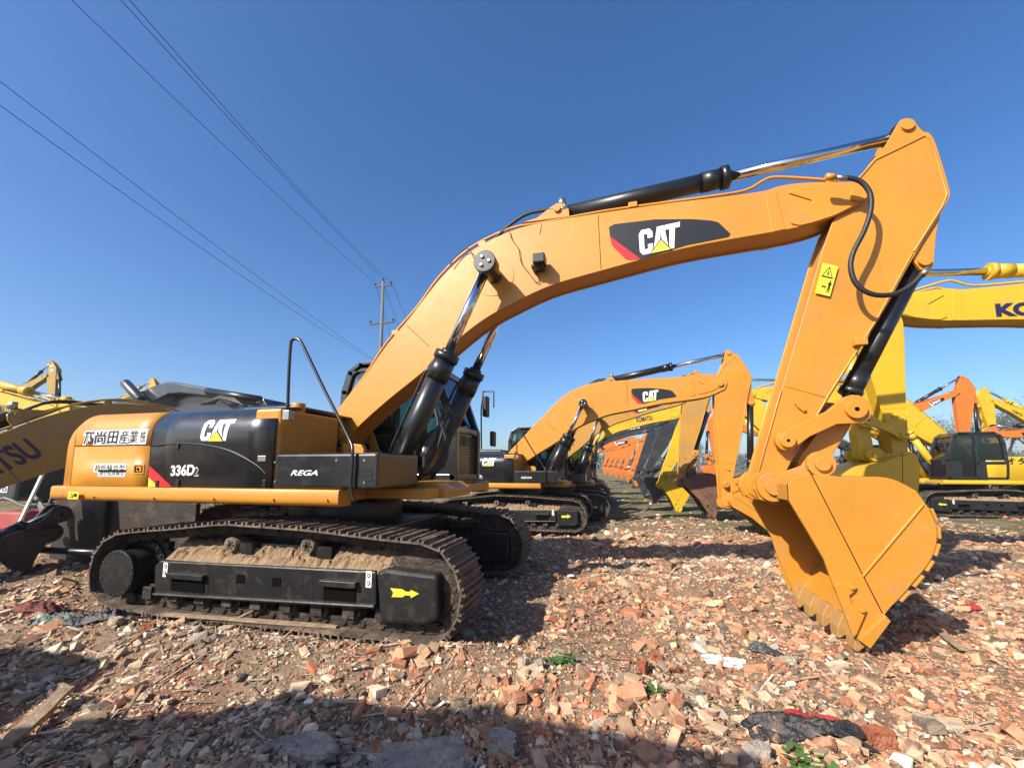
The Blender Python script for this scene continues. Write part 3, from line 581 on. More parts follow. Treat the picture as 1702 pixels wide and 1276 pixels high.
    for k in range(len(hs)-1):
        a, b2 = Vector(hs[k]), Vector(hs[k+1]); c_ = a.lerp(b2, .45); u = (b2-a); L = u.length*.36; u.normalize(); n_ = Vector((u.y, -u.x)); n_ = n_ if n_.dot(c_-Vector(B)) > 0 else -n_
        d.obox((c_.x+n_.x*.012, 0, c_.y+n_.y*.012), (u.x*L, 0, u.y*L), (0, Y+.012*kk, 0), (n_.x*.010*kk, 0, n_.y*.010*kk))
    d.parts('wear_strip', bp_, bucket, .004)
    lip0, lip1 = bk([(5.572, 0.152), (5.662, 0.067)]); lu_ = Vector(bk([(5.572, 0.152)])[0])-Vector(bk([(5.429, 0.545)])[0]); lu_.normalize(); ln = None
    back = (Vector(lip1)-Vector(bk([(5.787, 0.349)])[0])).normalized()
    L0 = (Vector(lip0)+Vector(lip1))/2
    for k in range(5):
        y = (-.6+k*.3)*kk; t = MB(); a = L0-back*.12*kk; e_ = L0+back*.11*kk; s1 = Vector((-back.y, back.x))
        vs = []
        for q, hh, ww in ((a, .05, .085), (L0+back*.02*kk, .05, .08), (e_, .014, .065)):
            for sy, sz in ((-1, -1), (1, -1), (1, 1), (-1, 1)): vs.append((q.x+s1.x*hh*sz*kk, y+ww*sy*kk, q.y+s1.y*hh*sz*kk))
        t.add(vs, [(3, 2, 1, 0), (8, 9, 10, 11)]+[(i*4+j, i*4+(j+1) % 4, i*4+4+(j+1) % 4, i*4+4+j) for i in range(2) for j in range(4)]); t.build('tooth', TOTH if bp_ is BUCK else bp_, bucket, .008*kk)
    return dict(boom=boom, stick=stick, bucket=bucket, bm=bm_, sk=sk, bk=bk, W=W, V=V_, kb=kb, ks=ks)
def boom_decal_cat(fr, sg=-1, small=False):
    bm_, W = fr['bm'], fr['W']; y = sg*(W+.004)
    D = MB(); q3 = lambda q, dy=0.: [(x, y+sg*dy, z) for x, z in bm_(q)]
    o = [(3.576, 4.489), (3.64, 4.519), (4.104, 4.511), (4.512, 4.453), (4.722, 4.403), (4.79, 4.371), (4.907, 4.217), (4.886, 4.183), (4.44, 4.143), (3.945, 4.037), (3.924, 4.039), (3.587, 4.372)]
    D.add(q3(o), [tuple(range(len(o)))], 0)
    r_ = [(3.584, 4.372), (3.931, 4.038), (3.815, 4.045), (3.76, 4.06), (3.605, 4.254)]; D.add(q3(r_, .0015), [tuple(range(len(r_)))], 1)
    cat_logo(D, q3([(3.926, 4.084), (4.355, 4.132), (4.381, 4.439), (3.916, 4.394)], .002), (0, sg, 0), 2, 3, 0)
    D.build('boom_decal', [BLKD, REDD, WHIT, YELD], fr['boom'])
def excavator(name, label, group, ox, cy, s, S, joints, style, detail=1, loc_z=0, body=True, frontp=True, arrow='plain', cabmat=BLKP, rot=None, cabon=True):
    root = empty(name, (ox, cy, loc_z), (0 if s > 0 else math.pi) if rot is None else rot, label=label, cat='excavator', group=group)
    st = STY[style]; L = (lambda q: (s*(q[0]-ox), q[1]-loc_z) if isinstance(q, tuple) else q) if rot is None else (lambda q: q); up_ = None
    if body: undercarriage(root, S, st, detail, arrow); up_ = upper(root, S, st, detail, cabmat=cabmat, cabon=cabon)
    fr = front(root, S, st, {k: (L(v) if isinstance(v, tuple) else v) for k, v in joints.items()}, detail) if frontp else None
    return root, up_, fr
# ================================================================ the machines
GP = 'excavators parked in the yard'
XZ = lambda p: (p[0], p[2])
# --- the large machine in front
rootA, upA, frA = excavator('excavator', 'large yellow excavator filling the foreground, black side panels and bucket resting on rubble', GP, XA, CY, 1, 1.,
    dict(F=(F0[0]+XA, F0[1]), T=(T0[0]+XA, T0[1]), B=(B0[0]+XA, B0[1]), K=(K0[0]+XA, K0[1])), 'cat', 2, arrow='split')
boom_decal_cat(frA)
def hood_q(q, S=1., dy=.004):            # a point on the right flank, following its curved shoulder
    x, z = q; zs = 1.97; y = -1.5 if z < zs else -1.2-.3*math.sqrt(max(0, 1-((z-zs)/.3)**2))
    return (x*S, (y-dy)*S, z*S)
DD = lambda q, dy=.004: (q, dy)
class Drape(MB):
    S = 1.
    def lay(s, q, dy, F, mi=0):           # flat outline, cut into bands so that it follows the curved shoulder
        bm = bmesh.new(); vs = [bm.verts.new((x, 0, z)) for x, z in q]
        for f in F:
            try: bm.faces.new([vs[i] for i in f])
            except ValueError: pass
        for k in range(12): bmesh.ops.bisect_plane(bm, geom=bm.verts[:]+bm.edges[:]+bm.faces[:], dist=1e-5, plane_co=(0, 0, 1.965+.025*k), plane_no=(0, 0, 1))
        bm.verts.index_update(); s.add([hood_q((v.co.x, v.co.z), s.S, dy) for v in bm.verts], [tuple(v.index for v in f.verts) for f in bm.faces], mi); bm.free()
def flank_decals(up_, S, txt=True):
    Drape.S = S; d = Drape(); H = lambda q, dy=.004: (q, dy)
    d.lay(*DD([(-1.527, 1.625), (-1.524, 1.497), (-1.343, 1.386), (-1.163, 1.388)]), [(0, 1, 2, 3)], 1); d.lay(*DD([(-1.519, 1.491), (-1.514, 1.384), (-1.352, 1.386)]), [(0, 1, 2)], 3)
    V, F_ = text2d('336D', .035); q = [(-1.202, 1.506), (-0.874, 1.514), (-0.871, 1.638), (-1.208, 1.625)]
    mp = lambda V, q: [tuple(Vector(q[0])*(1-x)*(1-y)+Vector(q[1])*x*(1-y)+Vector(q[2])*x*y+Vector(q[3])*(1-x)*y) for x, y in V]
    d.lay(*DD(mp(V, q)), F_, 2)
    V, F_ = text2d('2', .02); q = [(-0.873, 1.507), (-0.815, 1.508), (-0.817, 1.605), (-0.875, 1.605)]; d.lay(*DD(mp(V, q), .004), F_, 2); V, F_ = text2d('2', -.015); d.lay(*DD(mp([(.12+.76*a, .08+.84*b) for a, b in V], q), .006), F_, 0)
    q = [(-0.839, 1.891), (-0.435, 1.885), (-0.4, 2.122), (-0.804, 2.119)]
    for L in CATL: d.lay(*DD(mp(L, q)), [tuple(range(len(L)))], 2)
    d.lay(*DD(mp([(.235, -.06), (.54, .5), (.845, -.06)], q), .007), [(0, 1, 2)], 0); d.lay(*DD(mp([(.29, -.02), (.54, .43), (.79, -.02)], q), .009), [(0, 1, 2)], 3); d.lay(*DD(mp([(.52, .42), (.54, .8), (.565, .42)], q), .006), [(0, 1, 2)], 0)
    q = [(-0.144, 2.131), (-0.003, 2.133), (0.018, 2.166), (-0.123, 2.163)]; d.lay(*DD(mp([(0, 0), (.3, 0), (.45, 1), (.2, 1)], q)), [(0, 1, 2, 3)], 2); d.lay(*DD(mp([(.45, .15), (.9, .15), (1, .95), (.5, .9)], q)), [(0, 1, 2, 3)], 4)
    d.build('flank_decals', [BLKD, REDD, WHIT, YELD, STEL], up_['fl'])
    if txt:
        d = Drape(); kz = '尚田産業株'; ends = [(160, 179), (182, 199), (201, 216), (217, 232), (234, 244)]
        for i, ch in enumerate(kz):
            a, b = ends[i]; q = [([(-5.543, 8.838)]and 0, 0)]*4
            xa = X_(a); xb = X_(b); z0 = ZB; z1 = ZT_
            d.lay(*DD([(xa-.015, z0-.012), (xb+.005, z0-.012), (xb+.02, z1+.012), (xa, z1+.012)], .004), [(0, 1, 2, 3)], 0)
            for off, mi, dy, e_ in (((.012 if i < 2 else 0.), 1, .009, 0),):
                V, F_ = text2d(ch, off); d.lay(*DD(mp(V, [(xa-e_, z0-e_), (xb-.01+e_, z0-e_), (xb+.005+e_, z1+e_), (xa+.015-e_, z1+e_)]), dy), F_, mi)
        for off, mi, dy, e_ in ((.1, 0, .004, .014), (.02, 2, .0065, 0)):
            V, F_ = text2d('TS', off); d.lay(*DD(mp(V, [(X_(137)-e_, ZB-e_), (X_(156)+e_, ZB-e_), (X_(159)+e_, ZT_+e_), (X_(143)-e_, ZT_+e_)]), dy), F_, mi)
        d.build('company_name', [WHIT, BLKD, NAVY], up_['du'])
        d = Drape()
        for s_, xa, xb, za, zb in (('超低騒音型', 166, 215, 783, 772), ('適合低燃費型', 174, 215, 790.5, 782)):
            za, zb = ZZ(za), ZZ(zb); xa, xb = X_(xa), X_(xb)
            d.lay(*DD([(xa-.02, za-.01), (xb+.02, za-.01), (xb+.02, zb+.01), (xa-.02, zb+.01)], .004), [(0, 1, 2, 3)], 0)
            V, F_ = text2d(s_, 0.); d.lay(*DD(mp(V, [(xa, za), (xb, za), (xb, zb), (xa, zb)]), .007), F_, 1)
        d.build('notice_decal', [WHIT, BLKD], up_['dl'])
        d = MB(); a, b = [(-1.753, 1.527), (-1.596, 1.639)]; x0, z0 = a; x1, z1 = b
        d.box(x0, x1, -1.5, -1.508, z0, z1, 0); d.box(x0+.02, x1-.02, -1.5, -1.5115, z0+.02, z1-.02, 1); d.box(x0+.05, x1-.03, -1.5, -1.514, z0+.03, z1-.03, 0); d.cyl((x1-.075, -1.51, (z0+z1)/2), (x1-.075, -1.522, (z0+z1)/2), .015, n=10, mi=1)
        d.build('door_latch', [CATY, SEAM], up_['dl'], .002)
        d = MB(); a, b = [(-2.658, 1.234), (-2.487, 1.32)]; d.add([(a[0], -1.556, a[1]), (b[0], -1.556, a[1]), (b[0], -1.553, b[1]), (a[0], -1.553, b[1])], [(0, 1, 2, 3)], 0)
        c_ = (a[0]+.06, (a[1]+b[1])/2); d.add([(c_[0]-.03, -1.559, c_[1]-.025), (c_[0]+.03, -1.559, c_[1]-.025), (c_[0], -1.559, c_[1]+.03)], [(0, 1, 2)], 1); d.add([(c_[0]-.02, -1.561, c_[1]-.018), (c_[0]+.02, -1.561, c_[1]-.018), (c_[0], -1.561, c_[1]+.018)], [(0, 1, 2)], 0)
        d.box(b[0]-.07, b[0]-.03, -1.559, -1.561, a[1]+.03, b[1]-.02, 1); d.build('warning_label', [YELD, BLKD], rootA)
_p = [(-2.632, 1.9), (-1.615, 1.885), (-2.5, 1.876), (-2.523, 2.028)]
X_ = lambda u: _p[0][0]+(_p[1][0]-_p[0][0])*((u-137)/107)
ZB, ZT_ = _p[2][1], _p[3][1]
_q = [(-2.06, 1.508), (-2.08, 1.647)]; ZZ = lambda v: _q[0][1]+(_q[1][1]-_q[0][1])*((790-v)/20)
flank_decals(upA, 1.)
d = MB(); lettering(d, 'REGA', [(x, -1.494, z) for x, z in [(0.36, 1.519), (0.681, 1.521), (0.713, 1.575), (0.393, 1.574)]], 0, .02); d.build('lettering', WHIT, upA['tb'])
m = MB()
hp_ = [(-1.138, 1.838), (-1.091, 1.428), (0.056, 1.438), (-1.383, 1.425)]
for x, z in hp_: m.box(x-.02, x+.02, -1.5, -1.514, z-.035, z+.035)
m.parts('hinge', BLKD, upA['fl'], .003)
m = MB(); x, z = [(0.006, 1.692)][0]; m.box(x-.05, x+.05, -1.5, -1.512, z-.03, z+.03); m.build('door_handle', STEL, upA['fl'], .004)
m = MB()
for x, z in [(0.164, 1.654), (0.179, 1.457), (0.894, 1.67), (1.204, 1.669), (1.214, 1.454)]: m.cyl((x, -1.488, z), (x, -1.5, z), .012, n=8)
m.parts('bolt', STEL, upA['tb'])
m = MB()
for x, z in [(-2.305, 1.261), (-1.398, 1.263), (-0.569, 1.271), (0.191, 1.279), (0.824, 1.284)]: m.cyl((x, -1.52, z), (x, -1.534, z), .012, n=8)
m.parts('bolt', CATY, rootA)
m = MB()
for a, b in ([(5.3, 4.632), (5.326, 4.173)], [(2.752, 4.652), (2.728, 4.526)]): m.tube([(a[0], -.203, a[1]), (b[0], -.203, b[1])], .005, 5)
m.parts('weld_bead', CATY, frA['boom'])
def A3(q, Y): return [(x, Y-CY, z) for x, z in q]
# hose over the stick, work lamp, cables, decals
m = MB(); m.tube(A3([(5.924, 4.567), (5.999, 4.56), (6.099, 4.496), (6.162, 4.36), (6.152, 4.179), (6.077, 3.964), (5.973, 3.766), (5.934, 3.599), (5.972, 3.417), (6.095, 3.304), (6.269, 3.286), (6.424, 3.362), (6.537, 3.484)], 4.75), .024, 10, smooth=4); m.build('hose', RUBB, frA['stick'])
m = MB(); m.cyl(*A3([(5.787, 4.611), (5.872, 4.589)], 4.75), .035, n=12); m.cyl(*A3([(5.883, 4.587), (5.977, 4.557)], 4.75), .028, n=8, mi=1); m.cyl(*A3([(6.515, 3.45), (6.569, 3.511)], 4.75), .03, n=8, mi=1); m.parts('hose_fitting', [CATY, STEL], frA['stick'])
m = MB(); c = (2.742, -0.35, 4.043); m.box(c[0]-.10, c[0]+.05, -.36, -.2, c[2]-.03, c[2]+.02, 0); m.box(c[0]-.07, c[0]+.08, -.42, -.25, c[2]-.0, c[2]+.12, 0); m.build('work_lamp', BLKC, frA['boom'], .015)
m = MB(); m.tube(A3([(2.339, 4.6), (2.371, 4.49), (2.457, 4.349), (2.473, 4.242), (2.504, 4.135), (2.596, 4.005), (2.671, 3.895), (2.717, 3.889), (2.673, 4.075)], 4.93), .005, 5); m.tube(A3([(1.972, 4.225), (1.874, 4.278), (1.84, 4.365), (1.789, 4.429), (1.706, 4.415), (1.599, 4.313), (1.542, 4.237)], 4.9), .006, 5); m.build('lamp_cable', RUBB, frA['boom'])
m = MB(); q = A3([(5.69, 3.448), (5.825, 3.394), (5.927, 3.716), (5.786, 3.774)], 4.965); q = [Vector(p_)+Vector((0, -.005, 0)) for p_ in q]; m.add(q, [(0, 1, 2, 3)], 0)
def onq(V, e=.002): return [p_+Vector((0, -e, 0)) for p_ in onquad(V, q)]
m.add(onq([(.12, .56), (.88, .56), (.5, .93)]), [(0, 1, 2)], 1); m.add(onq([(.22, .60), (.78, .60), (.5, .86)], .004), [(0, 1, 2)], 0); m.add(onq([(.46, .64), (.54, .64), (.54, .76), (.46, .76)], .006), [(0, 1, 2, 3)], 1)
m.add(onq([(.68, .1), (.74, .1), (.78, .25), (.82, .1), (.88, .1), (.84, .3), (.9, .42), (.82, .42), (.82, .5), (.74, .5), (.74, .42), (.66, .42), (.72, .3)]), [tuple(range(13))], 1)
m.add(onq([(.3, .26), (.38, .32), (.38, .28), (.52, .28), (.52, .32), (.6, .26), (.52, .2), (.52, .24), (.38, .24), (.38, .2)]), [tuple(range(10))], 1)
m.build('warning_label', [YELD, BLKD], frA['stick'])
m = MB(); m.box(*[v for v in (lambda a: (a[0]-.05, a[0]+.06, -.24, -.16, a[2]-.04, a[2]+.03))((6.044, -0.2, 2.883))]); m.build('lug', CATY, frA['stick'], .006)
# hoses between body and boom
m = MB()
for k, (dx, dz) in enumerate(((0, 0), (.12, -.15), (-.08, .1), (.05, .22))):
    y = -.2+.13*k; m.tube([(1.05+dx, y-.1, 1.5), (1.3+dx, y, 1.7+dz*.5), (1.38+dx*.5, y+.05, 2.1+dz), (1.25, y*.5, 2.45+dz*.5), (1.0+dx*.5, y*.4, 2.6)], .022, 8)
m.tube([(0.984, -0.45, 1.372), (1.223, -0.45, 1.432), (1.337, -0.45, 1.613), (1.332, -0.45, 1.794), (1.36, -0.4, 1.979), (1.386, -0.25, 2.065)], .028, 8)
m.tube([(0.822, -0.45, 1.341), (1.081, -0.45, 1.395), (1.169, -0.45, 1.649), (1.168, -0.4, 1.908), (1.234, -0.35, 2.173), (1.365, -0.25, 2.257)], .024, 8)
m.parts('hose', RUBB, rootA)
m = MB(); a, b = (1.318, -0.45, 1.736), (1.347, -0.45, 1.852); m.cyl(a, b, .036, n=10); a, b = (1.174, -0.45, 1.737), (1.196, -0.45, 1.839); m.cyl(a, b, .033, n=10); m.parts('hose_fitting', STEL, rootA)

def simple_text(fr, s, u0, u1, v0, v1, M_, sg, name='lettering', flip=False):
    # u along the boom chord (0 foot, 1 tip), v height above the chord in chord lengths
    bm_, W = fr['bm'], fr['W']; k = complex(T0[0]-F0[0], T0[1]-F0[1]); o = complex(*F0)
    q = []
    for u, v in u0, u1, v0, v1: z = o+k*complex(u, v); q.append((z.real, z.imag))
    q = [(x, sg*(W+.006), z) for x, z in bm_(q)]; m = MB(); lettering(m, s, q, 0, .03); m.build(name, M_, fr['boom'])
def chord(*q):                      # outline points of the large boom -> chord coordinates
    k = complex(T0[0]-F0[0], T0[1]-F0[1]); o = complex(*F0); r = [(complex(*p)-o)/k for p in q]; return [(z.real, z.imag) for z in r]
def W2(t): return (t[0], t[2])
TXQ = chord(*[(3.797, 4.138), (4.565, 4.199), (4.543, 4.423), (3.757, 4.409)])
TXQ2 = chord(*[(4.501, 4.208), (3.693, 4.121), (3.743, 4.411), (4.563, 4.434)])    # mirrored, for machines that face left
def add_text(fr, s, M_, facing):
    simple_text(fr, s, *(TXQ if facing > 0 else TXQ2), M_, -1 if facing > 0 else 1)
def band(fr, cols, facing):             # dark label behind the name on the boom
    sg = -1 if facing > 0 else 1; bm_, W = fr['bm'], fr['W']; q = [(3.596, 4.432), (3.772, 4.453), (4.896, 4.486), (4.787, 4.197), (3.829, 4.044)]; m = MB(); m.add([(x, sg*(W+.003), z) for x, z in bm_(q)], [(0, 1, 2, 3, 4)], 0)
    r_ = [(3.489, 4.424), (3.574, 4.428), (3.801, 4.04), (3.69, 4.031)]; m.add([(x, sg*(W+.003), z) for x, z in bm_(r_)], [(0, 1, 2, 3)], 1); m.build('name_band', cols, fr['boom'])
# --- second machine in the row
def org(Fw, S, s=1): return Fw[0]-s*F0[0]*S
FB, TB = (-2.794, 11.7, 1.749), (2.631, 11.7, 3.761)
SB = .87
rB, uB, fB = excavator('excavator', 'yellow excavator with black boom label, second in the row behind the foreground machine', GP, org(FB, SB)+.1, 11.9, 1, SB,
   dict(F=W2(FB), T=W2(TB), B=W2((2.613, 11.7, 0.713)), K=W2((3.602, 11.4, 0.043)), thick=.085), 'cat', 1)
boom_decal_cat(fB); flank_decals(uB, SB, False)
d = MB(); lettering(d, 'REGA', [(x*SB, -1.494*SB, z*SB) for x, z in [(0.36, 1.519), (0.681, 1.521), (0.713, 1.575), (0.393, 1.574)]], 0, .02); d.build('lettering', WHIT, uB['tb'])
# --- third: worn yellow with rusty bucket
FC = (-2.051, 14.6, 1.781)
rC, uC, fC = excavator('excavator', 'worn yellow excavator with a scuffed stick and rust brown bucket, third in the row', GP, org(FC, .8), 14.8, 1, .8,
   dict(F=W2(FC), T=W2((2.29, 14.6, 3.984)), B=W2((1.983, 14.6, 1.115)), K=W2((2.852, 14.4, 0.061)), thick=.085), 'cat2', 1)
boom_decal_cat(fC)
# --- fourth: bright yellow
FD = (-2.198, 17.6, 1.619)
rD, uD, fD = excavator('excavator', 'bright lemon yellow excavator with dark blue name on its boom, fourth in the row', GP, org(FD, .78), 17.8, 1, .78,
   dict(F=W2(FD), T=W2((2.688, 17.6, 3.829)), B=W2((1.613, 17.6, 0.915)), K=W2((2.232, 17.6, -0.157)), thick=.05), 'kom', 1)
add_text(fD, 'KOMATSU', NAVY, 1)
# --- fifth, sixth: dark grey
FE = (-2.209, 21, 1.534)
rE, uE, fE = excavator('excavator', 'dark grey excavator with a charcoal boom and bucket under the lemon yellow boom', GP, org(FE, .8), 21.2, 1, .8,
   dict(F=W2(FE), T=W2((2.282, 21, 3.801)), B=W2((1.181, 21, 1.056)), K=W2((1.678, 21, -0.108))), 'dark', 1)
add_text(fE, 'VOLVO', WHIT, 1)
FE2 = (-2.396, 25.5, 1.484)
rE2, uE2, fE2 = excavator('excavator', 'smaller dark grey excavator behind the charcoal one, bucket folded to the ground', GP, org(FE2, .75), 25.7, 1, .75,
   dict(F=W2(FE2), T=W2((1.965, 25.5, 3.839)), B=W2((0.971, 25.5, 1.006)), K=W2((1.466, 25.5, -0.047))), 'dark', 0)
# --- orange ones in the far row
ORL = ['orange excavator with white name on black band, nearest orange one in the row', 'orange excavator, second of the orange machines far down the row', 'orange excavator, third of the orange machines far down the row',
       'orange excavator, fourth of the orange machines far down the row', 'orange excavator, fifth of the orange machines far down the row', 'orange excavator at the very end of the row, its stick folded']
for i, (Y, f, t, b, k) in enumerate((
    (32., (-2.646, 32, 1.678), (1.727, 32, 3.591), (0.891, 32, 1.112), (1.283, 32, 0.252)),
    (36., (-3.077, 36, 1.688), (0.983, 36, 3.508), (0.436, 36, 1.196), (0.792, 36, 0.368)),
    (40., (-3.532, 40, 1.642), (0.553, 40, 3.506), (-0.043, 40, 1.313), (0.358, 40, 0.444)),
    (44., (-4.008, 44, 1.646), (0.075, 44, 3.582), (-0.575, 44, 1.404), (-0.186, 44, 0.504)),
    (48., (-4.506, 48, 1.651), (-0.505, 48, 3.569), (-1.143, 48, 1.452), (-0.778, 48, 0.531)),
    (52., (-5.027, 52, 1.655), (-1.114, 52, 3.594), (-1.8, 52, 1.511), (-1.4, 52, 0.582)))):
    r_, u_, f_ = excavator('excavator', ORL[i], GP, org(f, .75), Y+.2, 1, .75, dict(F=W2(f), T=W2(t), B=W2(b), K=W2(k)), 'sany', 0)
    if i == 0: band(f_, [BLKD, WHIT], 1); add_text(f_, 'SANY', WHIT, 1)
# --- right hand side, facing left
TG = (4.375, 7.7, 4.14); FG = (TG[0]+6.05, 0, TG[2]-2.4)
rG, uG, fG = excavator('excavator', 'bright yellow excavator reaching in from the right edge, stick just behind the foreground bucket', GP, FG[0]+F0[0]*.98, 7.95, -1, .98,
   dict(F=W2(FG), T=W2(TG), B=W2((4.24, 7.7, 1.716)), K=W2((4.116, 7.6, 0.513))), 'kom', 1)
_q = [(5.625, 7.73, 3.862), (6.321, 7.73, 3.755), (6.342, 7.73, 3.936), (5.642, 7.73, 4.03)]
m = MB(); lettering(m, 'KOMATSU', [(-(p_[0]-(FG[0]+F0[0]*.98)), fG['W']+.006, p_[2]) for p_ in [_q[0], (_q[0][0]+1.55, 0, _q[0][2]-.05), (_q[0][0]+1.55, 0, _q[0][2]+.16), (_q[0][0], 0, _q[0][2]+.21)]], 0, .055); m.build('lettering', NAVY, fG['boom'])
FH = (11.745, 18.3, 1.848)
rH, uH, fH = excavator('excavator', 'yellow excavator with dark cab and company name on its side, right of the foreground bucket', GP, FH[0]+F0[0]*.86, 18.4, -1, .86,
   dict(F=W2(FH), T=W2((5.252, 18.3, 4.487)), B=W2((6.836, 18.3, 1.572)), K=W2((6.47, 18.3, 0.036))), 'kom', 1)
m = MB(); S_ = .86; oxH = FH[0]+F0[0]*.86
lx = lambda u: -(u-oxH)
_a, _b = (12.147, 17.1, 1.692), (13.351, 17.1, 1.879)
lettering(m, 'オタ興業', [(lx(_a[0]), 1.508*S_, _a[2]), (lx(_b[0]), 1.508*S_, _a[2]), (lx(_b[0]), 1.508*S_, _a[2]+.24), (lx(_a[0]), 1.508*S_, _a[2]+.24)], 0, .02)
m.build('lettering', BLKD, rH)
FI = (14.338, 26, 3.108)
rI, uI, fI = excavator('excavator', 'orange excavator with steeply raised boom behind the yellow cab on the right', GP, org(FI, .8), 26.2, 1, .8,
   dict(F=W2(FI), T=W2((16.95, 26, 5.393)), B=W2((16.946, 26, 2.341)), K=W2((17.173, 26, 1.207))), 'sany', 1)
band(fI, [BLKD, WHIT], 1); add_text(fI, 'SANY', WHIT, 1)
FJ = (21.304, 27, 1.95)
rJ, uJ, fJ = excavator('excavator', 'bright yellow excavator at the far right edge, raised boom sloping down to the right', GP, FJ[0]+F0[0]*.85, 27.2, -1, .85,
   dict(F=W2(FJ), T=W2((18.986, 27, 5.099)), B=W2((18.905, 27, 2.882)), K=W2((18.52, 27, 1.807))), 'kom', 1)
add_text(fJ, 'KOMATSU', BLKD, -1)
FK = (19.646, 22.5, 1.884)
rK, uK, fK = excavator('excavator', 'orange excavator at the right edge with its boom lowered behind the yellow cab', GP, FK[0]+F0[0]*.85, 22.7, -1, .85,
   dict(F=W2(FK), T=W2((15.913, 22.5, 3.001)), B=W2((15.729, 22.5, 1.645)), K=W2((15.458, 22.5, 1.009))), 'sany', 1)
band(fK, [BLKD, WHIT], -1); add_text(fK, 'SANY', WHIT, -1)
FM = (10.927, 22.5, 1.648)
rM, uM, fM = excavator('excavator', 'dark grey excavator with folded front, seen through the gap behind the bucket linkage', GP, FM[0]+F0[0]*.8, 22.7, -1, .8,
   dict(F=W2(FM), T=W2((8.755, 22.5, 3.051)), B=W2((9.267, 22.5, 1.648)), K=W2((9.023, 22.5, 0.958))), 'dark', 1)
FL = (9.582, 26, 1.754)
rL, uL, fL = excavator('excavator', 'orange excavator facing left, seen between the two yellow sticks', GP, FL[0]+F0[0]*.8, 26.2, -1, .8,
   dict(F=W2(FL), T=W2((5.695, 26, 4.042)), B=W2((5.385, 26, 1.659)), K=W2((5.027, 26, 0.749))), 'sany', 0)
# --- left hand side
PHI = R(72); fwd = (-math.cos(PHI), -math.sin(PHI)); apx = (-8.95, 5.5); oN = (apx[0]-fwd[0]*(3.1+F0[0]), apx[1]-fwd[1]*(3.1+F0[0]))
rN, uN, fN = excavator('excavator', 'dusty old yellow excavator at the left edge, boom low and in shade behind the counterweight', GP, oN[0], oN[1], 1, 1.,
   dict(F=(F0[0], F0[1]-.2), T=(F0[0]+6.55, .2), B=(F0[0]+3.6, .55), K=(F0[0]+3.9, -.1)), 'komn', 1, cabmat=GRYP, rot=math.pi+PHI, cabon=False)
simple_text(fN, 'KOMATSU', *chord(*[(4.305, 4.183), (3.046, 4.157), (3.081, 4.506), (4.305, 4.518)]), NAVY, 1)
for nm, Y, f, t, b, k, sty, lab in (
    ('a', 16., (-33.557, 16, 4.534), (-30.855, 16, 6.745), (-30.007, 16, 4.097), (-29.225, 16, 2.778), 'komd', 'old yellow excavator with raised boom and green cross sticker at the far left'),
    ('b', 13., (-35.6, 13, 1.802), (-23.816, 13, 3.827), (-22.513, 13, 1.263), (-21.308, 13, 0.277), 'kom', 'yellow excavator at the left edge with a black stick cylinder above its boom'),
    ('c', 17., (-27.761, 17, 3.608), (-24.76, 17, 5.769), (-24.666, 17, 3.414), (-23.911, 17, 2.444), 'kom', 'yellow excavator whose stick tip rises above the dark grey boom')):
    S_ = max(.7, dist(W2(f), W2(t))/dist(F0, T0)*.9)
    r_, u_, f_ = excavator('excavator', lab, GP, org(f, S_), Y+.3, 1, S_, dict(F=W2(f), T=W2(t), B=W2(b), K=W2(k)), sty, 1)
    if nm == 'b': add_text(f_, 'KOMATSU', BLKD, 1)
    if nm == 'a':
        m = MB(); a = f_['sk']([(6.596, 4.91), (6.824, 4.831), (6.734, 4.412), (6.506, 4.484)]); y = -(f_['V']+.01); m.add([(x, y, z) for x, z in a], [(0, 1, 2, 3)], 0)
        cx = sum(p_[0] for p_ in a)/4; cz = sum(p_[1] for p_ in a)/4; m.box(cx-.09, cx+.09, y-.004, y-.006, cz-.03, cz+.03, 1); m.box(cx-.03, cx+.03, y-.007, y-.009, cz-.09, cz+.09, 1); m.build('sticker', [WHIT, mat('green_cross', (.02, .25, .12), .5)], f_['stick'])
# dark grey machine whose boom rises over the counterweight
rO = empty('excavator', (-14.2, 9.6, 0), 0, label='dark grey excavator whose arched boom lies over the foreground counterweight', cat='excavator', group=GP)
ooo = [(p_[0]+14.2, p_[2]) for p_ in ((-15.035, 9.3, 3.171), (-14.985, 9.3, 3.501), (-14.004, 9.3, 3.774), (-13.054, 9.3, 4.038), (-12.741, 9.3, 4.094), (-12.375, 9.3, 4.058), (-11.083, 9.3, 3.822), (-10.024, 9.3, 3.622), (-9.25, 9.3, 3.457), (-9.119, 9.3, 3.287), (-9.083, 9.3, 2.83), (-10.186, 9.3, 3.159), (-10.95, 9.3, 3.559), (-12.157, 9.3, 3.713), (-12.604, 9.3, 3.714), (-13.705, 9.3, 3.31), (-14.614, 9.3, 2.976))]
m = MB(); m.prism(ooo, -.3, .3); bO = m.build('boom', GRYP, rO, .05, 3)
m = MB(); m.prism(ooo[4:12]+[(ooo[11][0]-.6, ooo[11][1]-.5), (ooo[4][0], ooo[4][1]-1.1), (ooo[0][0]+.1, ooo[0][1]-.5), ooo[2]], .0, .5); m.build('engine_guard', BLKP, rO, .03)
m = MB(); a, b = (-14.034, 9.1, 4.083), (-13.33, 9.1, 3.535); m.cyl((a[0]+14.2, a[1]-9.6, a[2]), (b[0]+14.2, b[1]-9.6, b[2]), .13, n=20); m.build('exhaust_pipe', GRYP, rO, .02)
m = MB(); a, b = (-10.82, 9, 3.671), (-9.064, 9, 3.369); m.cyl((a[0]+14.2, a[1]-9.6, a[2]), (b[0]+14.2, b[1]-9.6, b[2]), .1, n=18); m.build('stick_cylinder', BLKC, rO)
m = MB()
